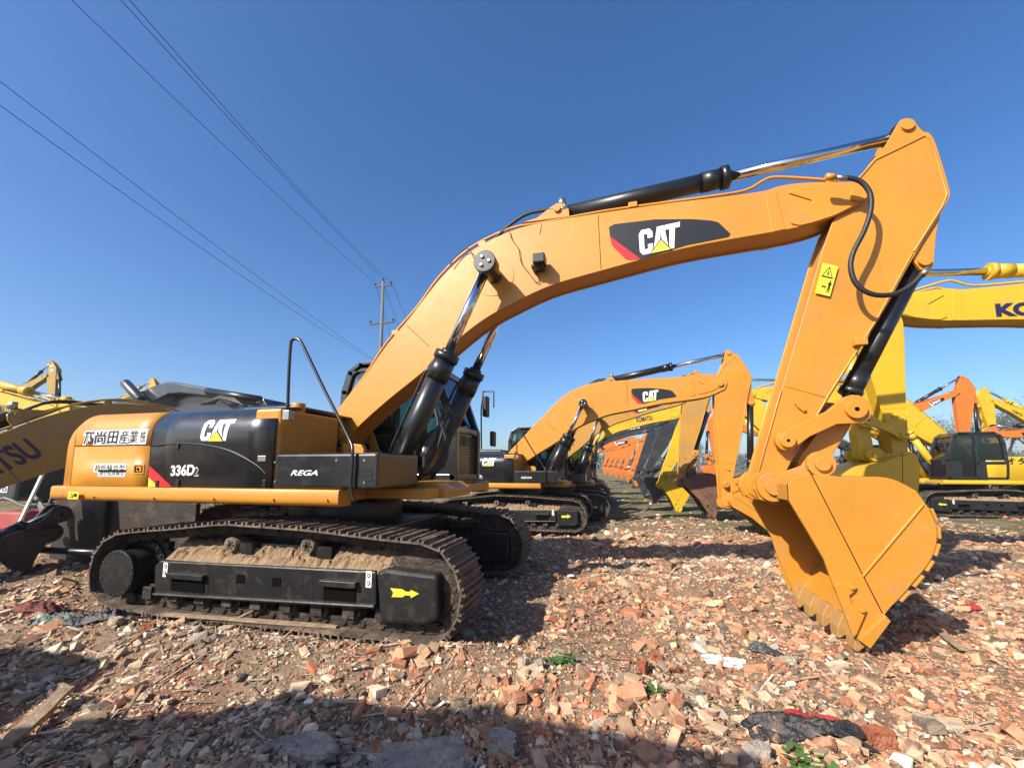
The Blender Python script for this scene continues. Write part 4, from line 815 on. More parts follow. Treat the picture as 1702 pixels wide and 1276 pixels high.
for u in (353, 418):
    c = {353: (-10.572, 8.95, 3.618), 418: (-9.321, 8.95, 3.372)}[u]
    for k in range(3): m.cyl((c[0]+14.2+.1*k, c[1]-9.6, c[2]-.04*k), (c[0]+14.28+.1*k, c[1]-9.55, c[2]+.05-.05*k), .035, n=8)
m.parts('hose_fitting', STEL, rO)
m = MB()
for k in range(5): p0, p1, p2 = (-10.929, 8.95, 3.302), (-10.332, 8.95, 3.444), (-9.423, 8.95, 3.215); m.tube([(p0[0]+14.2+.1*k, p0[1]-9.6, p0[2]), (p1[0]+14.2+.05*k, p1[1]-9.6, p1[2]+.03*k), (p2[0]+14.2, p2[1]-9.6, p2[2]-.02*k)], .03, 6)
m.parts('hose', RUBB, rO)
undercarriage(rO, .85, STY['dark'], 0); m = MB(); m.box(-3.1*.85, -.2, -1.3, 1.3, 1.05, 2.1); m.build('engine_hood', GRYP, rO, .1, 3)
m = MB(); m.box(-.3, .1+1.2, .3, 1.25, 1.1, 2.6); m.build('cab', GRYP, rO, .1, 3)
m = MB(); m.prism([(.4, 1.3), (1.0, 1.3), (ooo[0][0]+.4, ooo[0][1]-.3), (ooo[0][0], ooo[0][1]-.1)], -.25, .25); m.build('boom_foot', GRYP, rO, .03)
SHX, SHY, SHT = -7.3, -1.75, (6.0, 1.3)
# ================================================================ the ground
_perm = rng.random((256, 256))
def vnoise(x, y):
    x = np.asarray(x, float); y = np.asarray(y, float); xi = np.floor(x).astype(int); yi = np.floor(y).astype(int); fx = x-xi; fy = y-yi
    fx = fx*fx*(3-2*fx); fy = fy*fy*(3-2*fy); g = lambda i, j: _perm[i & 255, j & 255]
    return (g(xi, yi)*(1-fx)+g(xi+1, yi)*fx)*(1-fy)+(g(xi, yi+1)*(1-fx)+g(xi+1, yi+1)*fx)*fy-.5
def bell(x, y, cx, cy_, rx, ry): return np.exp(-((x-cx)/rx)**2-((y-cy_)/ry)**2)
def hgt(x, y):
    d = np.hypot(x, y); far = np.clip((y-11)/5, 0, 1)
    h = .10*vnoise(x*.45+7, y*.45)+.14*vnoise(x*1.5, y*1.5+3)+.07*vnoise(x*4.3, y*4.3)+.016*vnoise(x*11, y*11)
    h = h*(1-.55*np.clip((d-12)/20, 0, 1))
    h = h+far*.13*vnoise(x*.18, y*1.3)*np.clip(1-(y-60)/60, 0, 1)
    h = h+.21*bell(x, y, -3.6, 3.2, 2.9, .42)+.15*bell(x, y, -1.1, 3.5, .7, .35)-.06*bell(x, y, 2.0, 5.1, .9, .9)-.05
    h = h+.10*bell(x, y, -5.6, 2.2, 1.6, .8)+.09*bell(x, y, .6, 3.1, 1.1, .5)
    flat = np.clip((1.65-np.abs(y-5.15))/.15, 0, 1)*np.clip((2.9-np.abs(x+3.6))/.3, 0, 1)
    return h*(1-.8*flat)-.01*flat
n = 460; tt = np.linspace(-1, 1, n)
gx = np.sinh(tt*7.2)/np.sinh(7.2)*2400; gy = np.sinh(tt*7.2+0)/np.sinh(7.2)*2400+3.2
X, Y = np.meshgrid(gx, gy, indexing='ij'); Z = hgt(X, Y); Z = np.where(np.hypot(X, Y) > 150, 0, Z)
V = np.stack([X, Y, Z], -1).reshape(-1, 3); I = np.arange(n*n).reshape(n, n)
Fq = np.stack([I[:-1, :-1], I[1:, :-1], I[1:, 1:], I[:-1, 1:]], -1).reshape(-1, 4)
def np_mesh(name, V, F, mt, cols=None, smooth=False):
    me = bpy.data.meshes.new(name); k = F.shape[1]
    me.vertices.add(len(V)); me.vertices.foreach_set('co', V.astype(np.float32).ravel())
    me.loops.add(F.size); me.loops.foreach_set('vertex_index', F.astype(np.int32).ravel())
    me.polygons.add(len(F)); me.polygons.foreach_set('loop_start', np.arange(0, F.size, k, dtype=np.int32)); me.polygons.foreach_set('loop_total', np.full(len(F), k, np.int32))
    me.polygons.foreach_set('use_smooth', np.full(len(F), smooth)); me.update(calc_edges=True); me.materials.append(mt)
    if cols is not None:
        a = me.color_attributes.new('piece', 'FLOAT_COLOR', 'POINT'); a.data.foreach_set('color', np.c_[cols, np.ones(len(cols))].astype(np.float32).ravel())
    o = bpy.data.objects.new(name, me); COL.objects.link(o); return o
def ground_mat():
    m = bpy.data.materials.new('rubble_dirt'); m.use_nodes = True; N = m.node_tree.nodes; l = m.node_tree.links; b = N["Principled BSDF"]
    g = N.new("ShaderNodeNewGeometry")
    def noise(s, d=8, r_=.6):
        t = N.new("ShaderNodeTexNoise"); t.inputs['Scale'].default_value = s; t.inputs['Detail'].default_value = d; t.inputs['Roughness'].default_value = r_; l.new(g.outputs['Position'], t.inputs['Vector']); return t.outputs['Fac']
    def ramp(f, p0, p1, c0, c1):
        t = N.new("ShaderNodeValToRGB"); t.color_ramp.elements[0].position = p0; t.color_ramp.elements[1].position = p1; k0 = 1 if p0 == .48 or len(set(c1)) == 1 else AL; t.color_ramp.elements[0].color = (*[q*k0 for q in c0], 1); t.color_ramp.elements[1].color = (*[q*k0 for q in c1], 1); l.new(f, t.inputs[0]); return t.outputs[0]
    def mix(f, a, c):
        t = N.new("ShaderNodeMix"); t.data_type = 'RGBA'; l.new(f, t.inputs[0])
        for i, q in ((6, a), (7, c)):
            if isinstance(q, tuple): t.inputs[i].default_value = (*[v_*AL for v_ in q], 1)
            else: l.new(q, t.inputs[i])
        return t.outputs[2]
    c = ramp(noise(9), .3, .7, (.20, .13, .08), (.42, .30, .19))
    c = mix(ramp(noise(.7), .48, .62, (0, 0, 0), (.75, .75, .75)), c, (.36, .155, .09))
    c = mix(ramp(noise(55, 4), .52, .6, (0, 0, 0), (.7, .7, .7)), c, (.46, .36, .25))
    c = mix(ramp(noise(30, 4), .60, .66, (0, 0, 0), (.8, .8, .8)), c, (.07, .05, .035))
    # beyond the rubble: trampled earth with thin grass
    sx = N.new("ShaderNodeSeparateXYZ"); l.new(g.outputs['Position'], sx.inputs[0])
    mr = N.new("ShaderNodeMapRange"); mr.inputs['From Min'].default_value = 9.5; mr.inputs['From Max'].default_value = 14; l.new(sx.outputs['Y'], mr.inputs['Value'])
    e = ramp(noise(2.2), .35, .65, (.13, .10, .055), (.34, .27, .17)); e = mix(ramp(noise(.33), .48, .6, (0, 0, 0), (.85, .85, .85)), e, (.12, .15, .045))
    c = mix(mr.outputs[0], c, e); l.new(c, b.inputs['Base Color']); b.inputs['Roughness'].default_value = .95; b.inputs['Specular IOR Level'].default_value = .15
    bp = N.new("ShaderNodeBump"); bp.inputs['Strength'].default_value = .9; bp.inputs['Distance'].default_value = .03; l.new(noise(38, 8, .75), bp.inputs['Height']); l.new(bp.outputs[0], b.inputs['Normal'])
    return m
tag(np_mesh('ground', V, Fq, ground_mat(), smooth=True), kind='structure')
def piece_mat():
    m = bpy.data.materials.new('rubble_pieces'); m.use_nodes = True; N = m.node_tree.nodes; l = m.node_tree.links; b = N["Principled BSDF"]
    a = N.new("ShaderNodeAttribute"); a.attribute_name = 'piece'; g = N.new("ShaderNodeNewGeometry")
    t = N.new("ShaderNodeTexNoise"); t.inputs['Scale'].default_value = 22; t.inputs['Detail'].default_value = 8; l.new(g.outputs['Position'], t.inputs['Vector'])
    r_ = N.new("ShaderNodeValToRGB"); r_.color_ramp.elements[0].position = .35; r_.color_ramp.elements[1].position = .7; l.new(t.outputs['Fac'], r_.inputs[0]); r_.color_ramp.elements[1].color = (.6, .6, .6, 1)
    x = N.new("ShaderNodeMix"); x.data_type = 'RGBA'; l.new(r_.outputs[0], x.inputs[0]); l.new(a.outputs['Color'], x.inputs[6]); x.inputs[7].default_value = (.56*AL, .41*AL, .27*AL, 1)
    l.new(x.outputs[2], b.inputs['Base Color']); b.inputs['Roughness'].default_value = .92; b.inputs['Specular IOR Level'].default_value = .15
    t2 = N.new("ShaderNodeTexNoise"); t2.inputs['Scale'].default_value = 90; t2.inputs['Detail'].default_value = 5; l.new(g.outputs['Position'], t2.inputs['Vector'])
    bp = N.new("ShaderNodeBump"); bp.inputs['Strength'].default_value = .7; bp.inputs['Distance'].default_value = .008; l.new(t2.outputs['Fac'], bp.inputs['Height']); l.new(bp.outputs[0], b.inputs['Normal'])
    return m
PIECE = piece_mat()
def fragment(seed, kind):
    r_ = random.Random(seed); bm = bmesh.new()
    if kind == 'brick': pts = [Vector((sx*(1-r_.uniform(0, .35)), sy*(.55-r_.uniform(0, .2)), sz*(.36-r_.uniform(0, .12)))) for sx in (-1, 1) for sy in (-1, 1) for sz in (-1, 1)]+[Vector((r_.uniform(-.9, .9), r_.uniform(-.5, .5), r_.choice((-.36, .36)))) for _ in range(3)]
    elif kind == 'slab': pts = [Vector((math.cos(a)*r_.uniform(.6, 1), math.sin(a)*r_.uniform(.5, .9), z*.16)) for a in [k*2*math.pi/7+r_.uniform(-.3, .3) for k in range(7)] for z in (-1, 1)]
    elif kind == 'stick': pts = [Vector((sx*1.6, sy*.12*r_.uniform(.5, 1), sz*.07)) for sx in (-1, 1) for sy in (-1, 1) for sz in (-1, 1)]
    else: pts = [Vector((r_.gauss(0, 1), r_.gauss(0, 1), r_.gauss(0, 1))).normalized()*r_.uniform(.7, 1) for _ in range(13)]; pts = [Vector((p.x, p.y*.8, p.z*.62)) for p in pts]
    vs = [bm.verts.new(p) for p in pts]; bmesh.ops.convex_hull(bm, input=vs); bmesh.ops.delete(bm, geom=[v for v in bm.verts if not v.link_faces], context='VERTS'); bmesh.ops.triangulate(bm, faces=bm.faces); bm.verts.index_update()
    A = np.array([v.co[:] for v in bm.verts]); B = np.array([[v.index for v in f.verts] for f in bm.faces]); bm.free(); return A, B
FR = [fragment(k, 'brick') for k in range(9)]+[fragment(40+k, 'slab') for k in range(7)]+[fragment(80+k, 'rock') for k in range(14)]+[fragment(120+k, 'stick') for k in range(2)]
PAL = AL*np.array([(.47, .215, .115), (.40, .13, .065), (.54, .33, .20), (.54, .42, .29), (.60, .50, .37), (.32, .29, .26), (.70, .66, .58), (.07, .058, .05), (.36, .26, .17), (.22, .12, .08)])
def scatter(N, D0, D1, smin, smax, seed, far=False):
    g = np.random.default_rng(seed); D = D0*(D1/D0)**g.random(N); u = g.uniform(-1.42, 1.42, N); a = R(14)
    x = -math.sin(a)*D+math.cos(a)*u*D; y = math.cos(a)*D+math.sin(a)*u*D
    s = smin*(smax/smin)**(g.random(N)**2.2)*(1 if far else 1)*np.clip(.55+D*.12, .6, 1.5)
    big = (np.abs(y-5.15) < 1.75) & (x > -6.6) & (x < -1.0); s = np.where(big, np.minimum(s, .05), s)
    if far: keep = g.random(N) < np.clip(.35+.6*vnoise(x*.2, y*.8), .05, 1)
    else: keep = (g.random(N) < np.clip(1.25-(y-10)/5, .05, 1)) & ((s < .022) | (g.random(N) < np.clip(.82+1.3*vnoise(x*1.1+31, y*1.1)+1.0*vnoise(x*3.1, y*3.1+9)+np.clip(x*.12, -.1, .2), .15, 1)))
    x, y, s, D = x[keep], y[keep], s[keep], D[keep]; N = len(x)
    redness = vnoise(x*.55+11, y*.55)+.5*vnoise(x*1.7, y*1.7)+np.clip((x+.2)*.10, -.34, .22)+.03
    W_ = np.array([.17, .11, .13, .17, .09, .075, .05, .06, .10, .06])[None, :]*np.ones((N, 1))
    W_[:, :3] *= np.exp(3.2*redness)[:, None]; W_ /= W_.sum(1, keepdims=True); c = (W_.cumsum(1) < g.random(N)[:, None]).sum(1).clip(0, 9)
    col = PAL[c]*(.6+1.05*g.random((N, 1)))*np.array([1.05, 1., .93])
    kind = g.integers(0, len(FR), N); kind = np.where((c < 3) & (g.random(N) < .5), g.integers(0, 9, N), kind)
    rz = g.uniform(0, 2*math.pi, N); tx = g.normal(0, .38, N); ty = g.normal(0, .38, N)
    z = hgt(x, y)+s*g.uniform(-.3, .28, N); aniso = g.uniform(.75, 1.15, (N, 3)); Vs, Fs, Cs = [], [], []; base = 0
    for k, (A, B) in enumerate(FR):
        i = np.where(kind == k)[0]
        if not len(i): continue
        P = A[None]*aniso[i][:, None]*s[i][:, None, None]
        cx, sx_ = np.cos(tx[i])[:, None], np.sin(tx[i])[:, None]; y1 = P[..., 1]*cx-P[..., 2]*sx_; z1 = P[..., 1]*sx_+P[..., 2]*cx; x1 = P[..., 0]
        cy2, sy2 = np.cos(ty[i])[:, None], np.sin(ty[i])[:, None]; x2 = x1*cy2+z1*sy2; z2 = -x1*sy2+z1*cy2
        cz, sz = np.cos(rz[i])[:, None], np.sin(rz[i])[:, None]; x3 = x2*cz-y1*sz; y3 = x2*sz+y1*cz
        P = np.stack([x3+x[i][:, None], y3+y[i][:, None], z2+z[i][:, None]], -1); Vs.append(P.reshape(-1, 3))
        Fs.append((B[None]+(base+np.arange(len(i))*len(A))[:, None, None]).reshape(-1, 3)); Cs.append(np.repeat(col[i], len(A), 0)); base += len(i)*len(A)
    return np.concatenate(Vs), np.concatenate(Fs), np.concatenate(Cs)
parts = [scatter(76000, 1.5, 13, .006, .022, 1), scatter(62000, 1.5, 14, .013, .042, 2), scatter(17000, 1.6, 15, .030, .085, 3), scatter(1500, 1.9, 15, .07, .125, 4), scatter(9000, 11, 70, .03, .10, 5, True)]
b0 = 0; VV, FF, CC = [], [], []
for v, f, c in parts: VV.append(v); FF.append(f+b0); CC.append(c); b0 += len(v)
tag(np_mesh('rubble', np.concatenate(VV), np.concatenate(FF), PIECE, np.concatenate(CC)), 'broken bricks, plaster and stones strewn over the yard', kind='stuff')

# ================================================================ loose things on the ground
def lump(name, label, cat, at, size, rz, M_, seed, kind='slab', tilt=(0, 0), group=None, lift=.3, nz=.14):
    r_ = random.Random(seed); bm = bmesh.new(); bmesh.ops.create_icosphere(bm, subdivisions=5, radius=1)
    pl = [(Vector((r_.gauss(0, 1), r_.gauss(0, 1), r_.gauss(0, .5))).normalized(), r_.uniform(.55, .82)) for _ in range(9)]+[(Vector((0, 0, 1)), .5), (Vector((0, 0, -1)), .5)]
    if kind == 'brick': pl = [(Vector(v_), .62) for v_ in ((1, 0, 0), (-1, 0, .1), (0, 1, 0), (0, -1, .1), (0, 0, 1), (.05, 0, -1))]+[(Vector((1, .8, .6)).normalized(), .8)]
    for v in bm.verts:
        for nn_, d_ in pl:
            e = v.co.dot(nn_)-d_
            if e > 0: v.co -= nn_*e
        v.co += v.co.normalized()*nz*(float(vnoise(v.co.x*4+seed, v.co.y*4+v.co.z*3))+.5*float(vnoise(v.co.x*13+seed, v.co.y*13+v.co.z*9)))
        v.co = Vector((v.co.x*size[0], v.co.y*size[1], v.co.z*size[2]*1.6))
    me = bpy.data.meshes.new(name); bm.to_mesh(me); bm.free(); me.materials.append(M_); o = bpy.data.objects.new(name, me); COL.objects.link(o)
    z = float(hgt(at[0], at[1])); o.location = (at[0], at[1], z+size[2]*lift); o.rotation_euler = (tilt[0], tilt[1], rz); return tag(o, label, cat, group)
BRIK = mat('red_brick', (.42, .14, .07), .9, var=.25, scale=12, bump=.8, bscale=60, dirt=(.45, .34, .24), damt=.6, dscale=9, spec=.1)
PLAS = mat('beige_plaster', (.50, .41, .29), .95, var=.2, scale=8, bump=.8, bscale=40, dirt=(.35, .22, .13), damt=.4, spec=.1)
for args in (
    ('concrete_slab', 'large flat grey concrete slab in the shadow at the bottom centre', 'slab', (-1.192, 2.442, 0), (.42, .24, .05), .3, CONC, 3),
    ('concrete_slab', 'grey concrete slab left of the largest slab, in the shadow', 'slab', (-1.821, 2.258, 0), (.26, .15, .05), -.2, CONC, 4),
    ('concrete_block', 'squarish grey concrete block right of the largest slab in the shadow', 'block', (-0.712, 2.619, 0), (.13, .10, .07), .1, CONC, 5, 'brick'),
    ('boulder', 'rounded grey boulder cut off by the bottom edge of the picture', 'boulder', (-0.933, 2.316, 0), (.15, .11, .075), .6, CONC, 6),
    ('concrete_block', 'grey angular block in the shadow at the bottom right of centre', 'block', (0.75, 2.899, 0), (.085, .075, .06), .4, CONC, 7),
    ('brick', 'upright orange brick left of the white plaster lumps in the middle foreground', 'brick', (0.153, 3.788, 0), (.10, .055, .06), 1.3, BRIK, 8, 'brick'),
    ('brick', 'broken salmon brick lying beside the upright orange brick', 'brick', (0.277, 4.05, 0), (.07, .06, .06), .3, BRIK, 9, 'brick'),
    ('brick', 'orange brick among tan stones in the left foreground', 'brick', (-4.281, 3.177, 0), (.08, .055, .05), .5, BRIK, 10, 'brick'),
    ('plaster_lump', 'pale plaster lump left of the orange brick in the left foreground', 'plaster lump', (-4.692, 3.175, 0), (.10, .06, .05), .2, PLAS, 11),
    ('plaster_lump', 'pale plaster lump lying against the front of the near track', 'plaster lump', (-1.473, 4.069, 0), (.10, .055, .05), .7, PLAS, 12),
    ('plaster_lump', 'white plaster lump in front of the bucket teeth', 'plaster lump', (1.365, 4.249, 0), (.10, .05, .045), .1, PLAS, 13),
    ('plaster_lump', 'cream stone in the lit rubble below the bright weed', 'plaster lump', (-0.717, 3.264, 0), (.06, .05, .055), .9, PLAS, 14),
    ('brick', 'large tan brick lying flat below the yellow arrow', 'brick', (-2.338, 3.676, 0), (.11, .06, .05), .8, PLAS, 15, 'brick'),
    ('concrete_slab', 'long pale slab at the right edge of the foreground rubble', 'slab', (1.973, 3.509, 0), (.14, .06, .04), -.5, PLAS, 16),
    ('brick', 'reddish brick at the edge of the shadow in the right foreground', 'brick', (1.466, 3.162, 0), (.12, .07, .06), .2, BRIK, 17, 'brick')):
    lump(*args)
def plank(label, a, b, w_, t_, seed, up0=.03, up1=.05, cat='plank', name='plank', M_=None):
    r_ = random.Random(seed); a = Vector((a[0], a[1], float(hgt(a[0], a[1]))+up0)); b = Vector((b[0], b[1], float(hgt(b[0], b[1]))+up1)); u = b-a; n_ = u.cross(Vector((0, 0, 1))).normalized(); m = MB(); k = 7; vs = []
    for i in range(k+1):
        c_ = a+u*i/k; ww = w_*(.5+r_.uniform(-.07, .07)) if 0 < i < k else w_*r_.uniform(.25, .5)
        for s1, s2 in ((-1, -1), (1, -1), (1, 1), (-1, 1)): vs.append(c_+n_*ww*s1+Vector((0, 0, t_*.5*s2)))
    m.add(vs, [(3, 2, 1, 0), tuple(range(4*k, 4*k+4))]+[(i*4+j, i*4+(j+1) % 4, i*4+4+(j+1) % 4, i*4+4+j) for i in range(k) for j in range(4)])
    return tag(m.build(name, M_ or WOOD, None, .003), label, cat)
plank('pale broken plank leaning against the rollers of the near track', (-3.778, 3.621, 0), (-3.59, 3.91, 0), .045, .02, 1, .1, .22)
plank('long tan plank lying under the middle of the near track', (-4.622, 3.563, 0), (-2.665, 3.726, 0), .07, .02, 2, .09, .09)
plank('grey weathered board in the shadow at the lower left corner', (-3.511, 1.864, 0), (-3.882, 2.353, 0), .10, .025, 3, .06, .1)
plank('thin splintered lath in the shadow left of the concrete slabs', (-3.009, 2.106, 0), (-3.272, 2.423, 0), .02, .012, 4, .05, .12)
plank('thin yellow reed at the bottom edge right of centre', (0.342, 2.819, 0), (0.507, 2.629, 0), .012, .008, 5, .04, .03, 'reed', 'reed')
plank('short brown board in front of the bucket', (1.056, 5.068, 0), (1.327, 4.878, 0), .05, .02, 6, .04, .04)
plank('brown board in the lit rubble right of the bucket shadow', (2.975, 5.289, 0), (2.96, 4.846, 0), .07, .02, 7, .05, .05)
def cloth(name, label, cat, at, size, rz, M_, seed, hgt_=.08):
    r_ = random.Random(seed); N_ = 44; o_ = [r_.uniform(0, 99) for _ in range(4)]; vs = []
    for i in range(N_):
        for j in range(N_):
            u, v = i/(N_-1)*2-1, j/(N_-1)*2-1; rr = max(abs(u), abs(v)); ed = 1+.35*float(vnoise(u*2+o_[0], v*2)); x = u*size[0]*ed; y = v*size[1]*ed
            h = (.5-abs(float(vnoise(u*2.2+o_[1], v*2.2+u*2))))*hgt_*1.5+(.35-abs(float(vnoise(u*6+o_[2], v*8+u*4))))*hgt_*1.6+(.3-abs(float(vnoise(u*15+o_[3], v*17))))*hgt_*.7; h *= 1-rr**4*.85
            c_, s_ = math.cos(rz), math.sin(rz); X_2, Y_2 = at[0]+x*c_-y*s_, at[1]+x*s_+y*c_; vs.append((X_2, Y_2, float(hgt(X_2, Y_2))+.012+h))
    m = MB(); m.add(vs, [(i*N_+j, (i+1)*N_+j, (i+1)*N_+j+1, i*N_+j+1) for i in range(N_-1) for j in range(N_-1)], 0, True); o = m.build(name, M_)
    so = o.modifiers.new('solid', 'SOLIDIFY'); so.thickness = .006; return tag(o, label, cat)
BPLA = mat('black_plastic', (.03, .028, .027), .5, var=.5, bump=.7, bscale=40, dirt=(.28, .21, .15), damt=.55, dscale=9); RCLO = mat('red_cloth', (.45, .03, .03), .8, var=.3, bump=.5, bscale=40); GCLO = mat('green_cloth', (.16, .24, .19), .85, var=.3, bump=.5); WPLA = mat('white_plastic', (.7, .7, .68), .5, var=.15, bump=.3)
cloth('plastic_sheet', 'crumpled black plastic sheet at the left in front of the near track', 'plastic sheet', (-5.016, 3.28, 0), (.30, .13), .2, BPLA, 1)
cloth('rag', 'dusty red rag left of the crumpled black plastic', 'rag', (-5.959, 3.319, 0), (.24, .12), .1, mat('dusty_red_cloth', (.24, .06, .05), .9, var=.4, bump=.6), 2, .06)
cloth('rag', 'faded green rag between the red rag and the black plastic', 'rag', (-5.509, 3.19, 0), (.17, .07), .5, GCLO, 3, .05)
cloth('plastic_sheet', 'torn black plastic sheet with a red edge in the right foreground', 'plastic sheet', (1.055, 3.119, 0), (.34, .10), .1, BPLA, 4, .06)
cloth('rag', 'small bright red rag on the rubble right of the bucket', 'rag', (4.128, 6.55, 0), (.09, .05), .2, RCLO, 5, .05)
cloth('rag', 'narrow red rag above the torn black plastic', 'rag', (1.18, 3.298, 0), (.15, .04), -.2, RCLO, 6, .03)
cloth('plastic_bag', 'flat white plastic bag left of the plaster lump near the bucket teeth', 'plastic bag', (0.86, 4.196, 0), (.16, .06), .1, WPLA, 7, .035)
cloth('plastic_sheet', 'dark grey plastic wrap lying between the white bag and the bucket', 'plastic sheet', (1.257, 4.422, 0), (.15, .06), .0, mat('dark_wrap', (.06, .06, .06), .5, var=.4, bump=.4), 8, .05)
# weeds
LEAF = mat('weed_leaf', (.07, .16, .03), .6, var=.3, scale=9)
def weed(label, at, r0, nl, seed):
    r_ = random.Random(seed); m = MB(); z0 = float(hgt(at[0], at[1]))
    for k in range(nl):
        a = r_.uniform(0, 6.28); q = r0*r_.uniform(.15, 1); c_ = Vector((at[0]+q*math.cos(a), at[1]+q*math.sin(a), z0+r_.uniform(.02, .35)*r0*1.3)); b_ = r_.uniform(0, 6.28); s_ = r_.uniform(.15, .3)*r0
        t = Vector((math.cos(b_), math.sin(b_), r_.uniform(-.2, .5))); n_ = Vector((-math.sin(b_), math.cos(b_), r_.uniform(-.4, .4)))
        m.add([c_-t*s_, c_+n_*s_*.6, c_+t*s_*.5+n_*s_*.5, c_+t*s_, c_+t*s_*.5-n_*s_*.5, c_-n_*s_*.6], [(0, 1, 2, 3, 4, 5)])
    return tag(m.build('weed', LEAF), label, 'weed')
LEAF.node_tree.nodes['Principled BSDF'].inputs['Roughness'].default_value = .7
weed('bright green leafy weed in the lit rubble of the middle foreground', (-0.487, 3.493, 0), .13, 90, 1)
weed('low green weed in the shadow at the bottom edge right of the torn plastic', (0.997, 2.846, 0), .13, 70, 2)
weed('small sparse weed patch left of the reed', (0.171, 3.242, 0), .10, 24, 3)
# clutter under and behind the counterweight on the left
def thing_box(name, label, cat, loc, prof, y0, y1, M_, bevel=.01, rz=0.):
    m = MB(); m.prism(prof, y0, y1); o = m.build(name, M_, None, bevel); o.location = loc; o.rotation_euler = (0, 0, rz); return tag(o, label, cat)
DSTL = mat('dark_rusty_steel', (.045, .034, .026), .6, metal=.3, var=.4, bump=.4, bscale=20, dirt=(.22, .14, .08), damt=.6)
thing_box('steel_plate', 'tall dark steel plate standing under the counterweight, left one', 'steel plate', (0, 5.4, 0), [(-9.63, 0), (-8.44, 0), (-8.44, 1.2), (-9.63, 1.2)], -.03, .03, DSTL)
thing_box('steel_plate', 'tall brown steel plate standing under the counterweight, right one', 'steel plate', (0, 5.5, 0), [(-8.63, 0), (-6.60, 0), (-6.60, 1.02), (-7.73, 1.2), (-8.63, 1.2)], -.04, .04, DSTL)
thing_box('plate_stack', 'pale slab lying on blocks behind the near track', 'slab', (-5.4, 6.9, .95), [(-.5, 0), (.5, .02), (.42, .1), (-.5, .09)], -.3, .3, CONC)
p0, p1 = (-12.21, 6.2, 0.242), (-11.487, 6.2, 1.671)
m = MB(); u = Vector(p1)-Vector(p0); m.obox((Vector(p0)+Vector(p1))/2, u/2, (0, .02, 0), Vector((-u.z, 0, u.x)).normalized()*.03); 
tag(m.build('white_pole', WHIT), 'white wooden pole leaning at the left edge', 'pole')
m = MB(); g0, g1, g2, g3 = (-12.193, 6.6, 0.324), (-11.892, 6.6, 1.141), (-12.656, 6.6, 0.79), (-11.944, 6.6, 0.805)
m.tube([g0, g1], .035, 8, smooth=0); m.tube([g2, g3], .03, 8, smooth=0); m.tube([(-12.718, 6.6, 0.307), g0], .03, 8, smooth=0); m.tube([(-12.718, 6.6, 0.307), g2], .03, 8, smooth=0)
tag(m.build('green_frame', mat('dull_green_paint', (.06, .10, .07), .6, var=.2)), 'dull green tubular frame beside the white pole', 'frame')
a = (-12.965, 6.4, 0.198); b = (-12.3, 6.4, 0.662)
m = MB(); m.box(a[0], b[0], 6.3, 6.9, a[2]-.05, b[2]); m.box(a[0]-.4, b[0]-.5, 6.0, 6.6, a[2]-.15, a[2]+.12); tag(m.build('red_toolbox', mat('faded_red_paint', (.42, .06, .05), .55, var=.2, dirt=(.3, .2, .15), damt=.4), None, .05), 'faded red steel toolbox at the left edge under the old yellow boom', 'toolbox')
m = MB(); a = (-13.158, 6.3, 0.754); b = (-11.954, 6.3, 0.83)
for k in range(3): m.tube([(a[0]-.2, 6.3, a[2]+.02*k), (a[0]+.4, 6.25, a[2]+.2), (a[0]+.9, 6.35, a[2]+.02), (b[0], 6.3, b[2]+.18), (b[0]+.35+.1*k, 6.3, b[2]-.25)], .03, 8)
tag(m.build('hose_bundle', mat('grey_hose', (.16, .15, .14), .6, var=.2)), 'grey hoses lying over the red toolbox', 'hoses')
m = MB(); m.cyl((-9.6, 4.9, .28), (-7.3, 5.0, .3), .05, n=14); tag(m.build('steel_rod', BLKC), 'black steel rod lying at the left edge behind the near track', 'rod')
m = MB(); a, b = (-15.74, 7.2, 0.766), (-14.327, 7.2, 1.67); m.box(a[0]-1.2, b[0], 7.2, 8.4, a[2], b[2]); o = m.build('battery_box', GRYP, None, .12, 3); tag(o, 'dark grey machine cover with a white label at the left edge', 'machine cover')
m = MB(); a, b = (-15.112, 7.18, 0.986), (-14.616, 7.18, 1.14); m.add([(a[0], 7.19, a[2]), (b[0], 7.19, a[2]), (b[0], 7.19, b[2]), (a[0], 7.19, b[2])], [(0, 1, 2, 3)], 0); lettering(m, '170', [(a[0]+.03, 7.186, a[2]+.02), (b[0]-.02, 7.186, a[2]+.02), (b[0]-.02, 7.186, b[2]-.02), (a[0]+.03, 7.186, b[2]-.02)], 1); m.build('label', [WHIT, BLKD], o)
# ================================================================ utility poles and wires
def upole(label, top, px, arms, ins=True):
    r0 = empty('utility_pole', (top[0], top[1], 0), 0, label=label, cat='utility pole'); m = MB(); m.cyl((0, 0, 0), (0, 0, top[2]), .2*px, .13*px, n=20); m.build('mast', GALV, r0)
    for z, L_, w_ in arms:
        m = MB(); m.box(-L_, L_, -.07, .07, z-.07, z+.07); a_ = m.build('crossarm', DSTL, r0)
        if ins:
            for xx in (-L_+.1, L_-.1): m = MB(); m.cyl((xx, 0, z+.07), (xx, 0, z+.2), .05, n=10); m.cyl((xx, 0, z+.2), (xx, 0, z+.34), .11, .08, n=12); m.build('insulator', BLKD, a_)
    if ins: m = MB(); m.cyl((0, 0, top[2]), (0, 0, top[2]+.3), .1, n=12); m.build('insulator', BLKD, r0)
    return r0
PT_ = (-22.255, 36, 20.07); upole('tall grey concrete utility pole with two crossarms behind the boom', PT_, 1.1, ((PT_[2]-.45, .95, 1), ((-22.222, 36, 15.774)[2], 1.35, 1)))
P2_ = (-43.83, 70, 22.098); upole('distant utility pole mostly hidden behind the boom foot', P2_, 1.1, ((P2_[2], 1.2, 1),), False)
WIRE = mat('black_cable', (.012, .012, .014), .6)
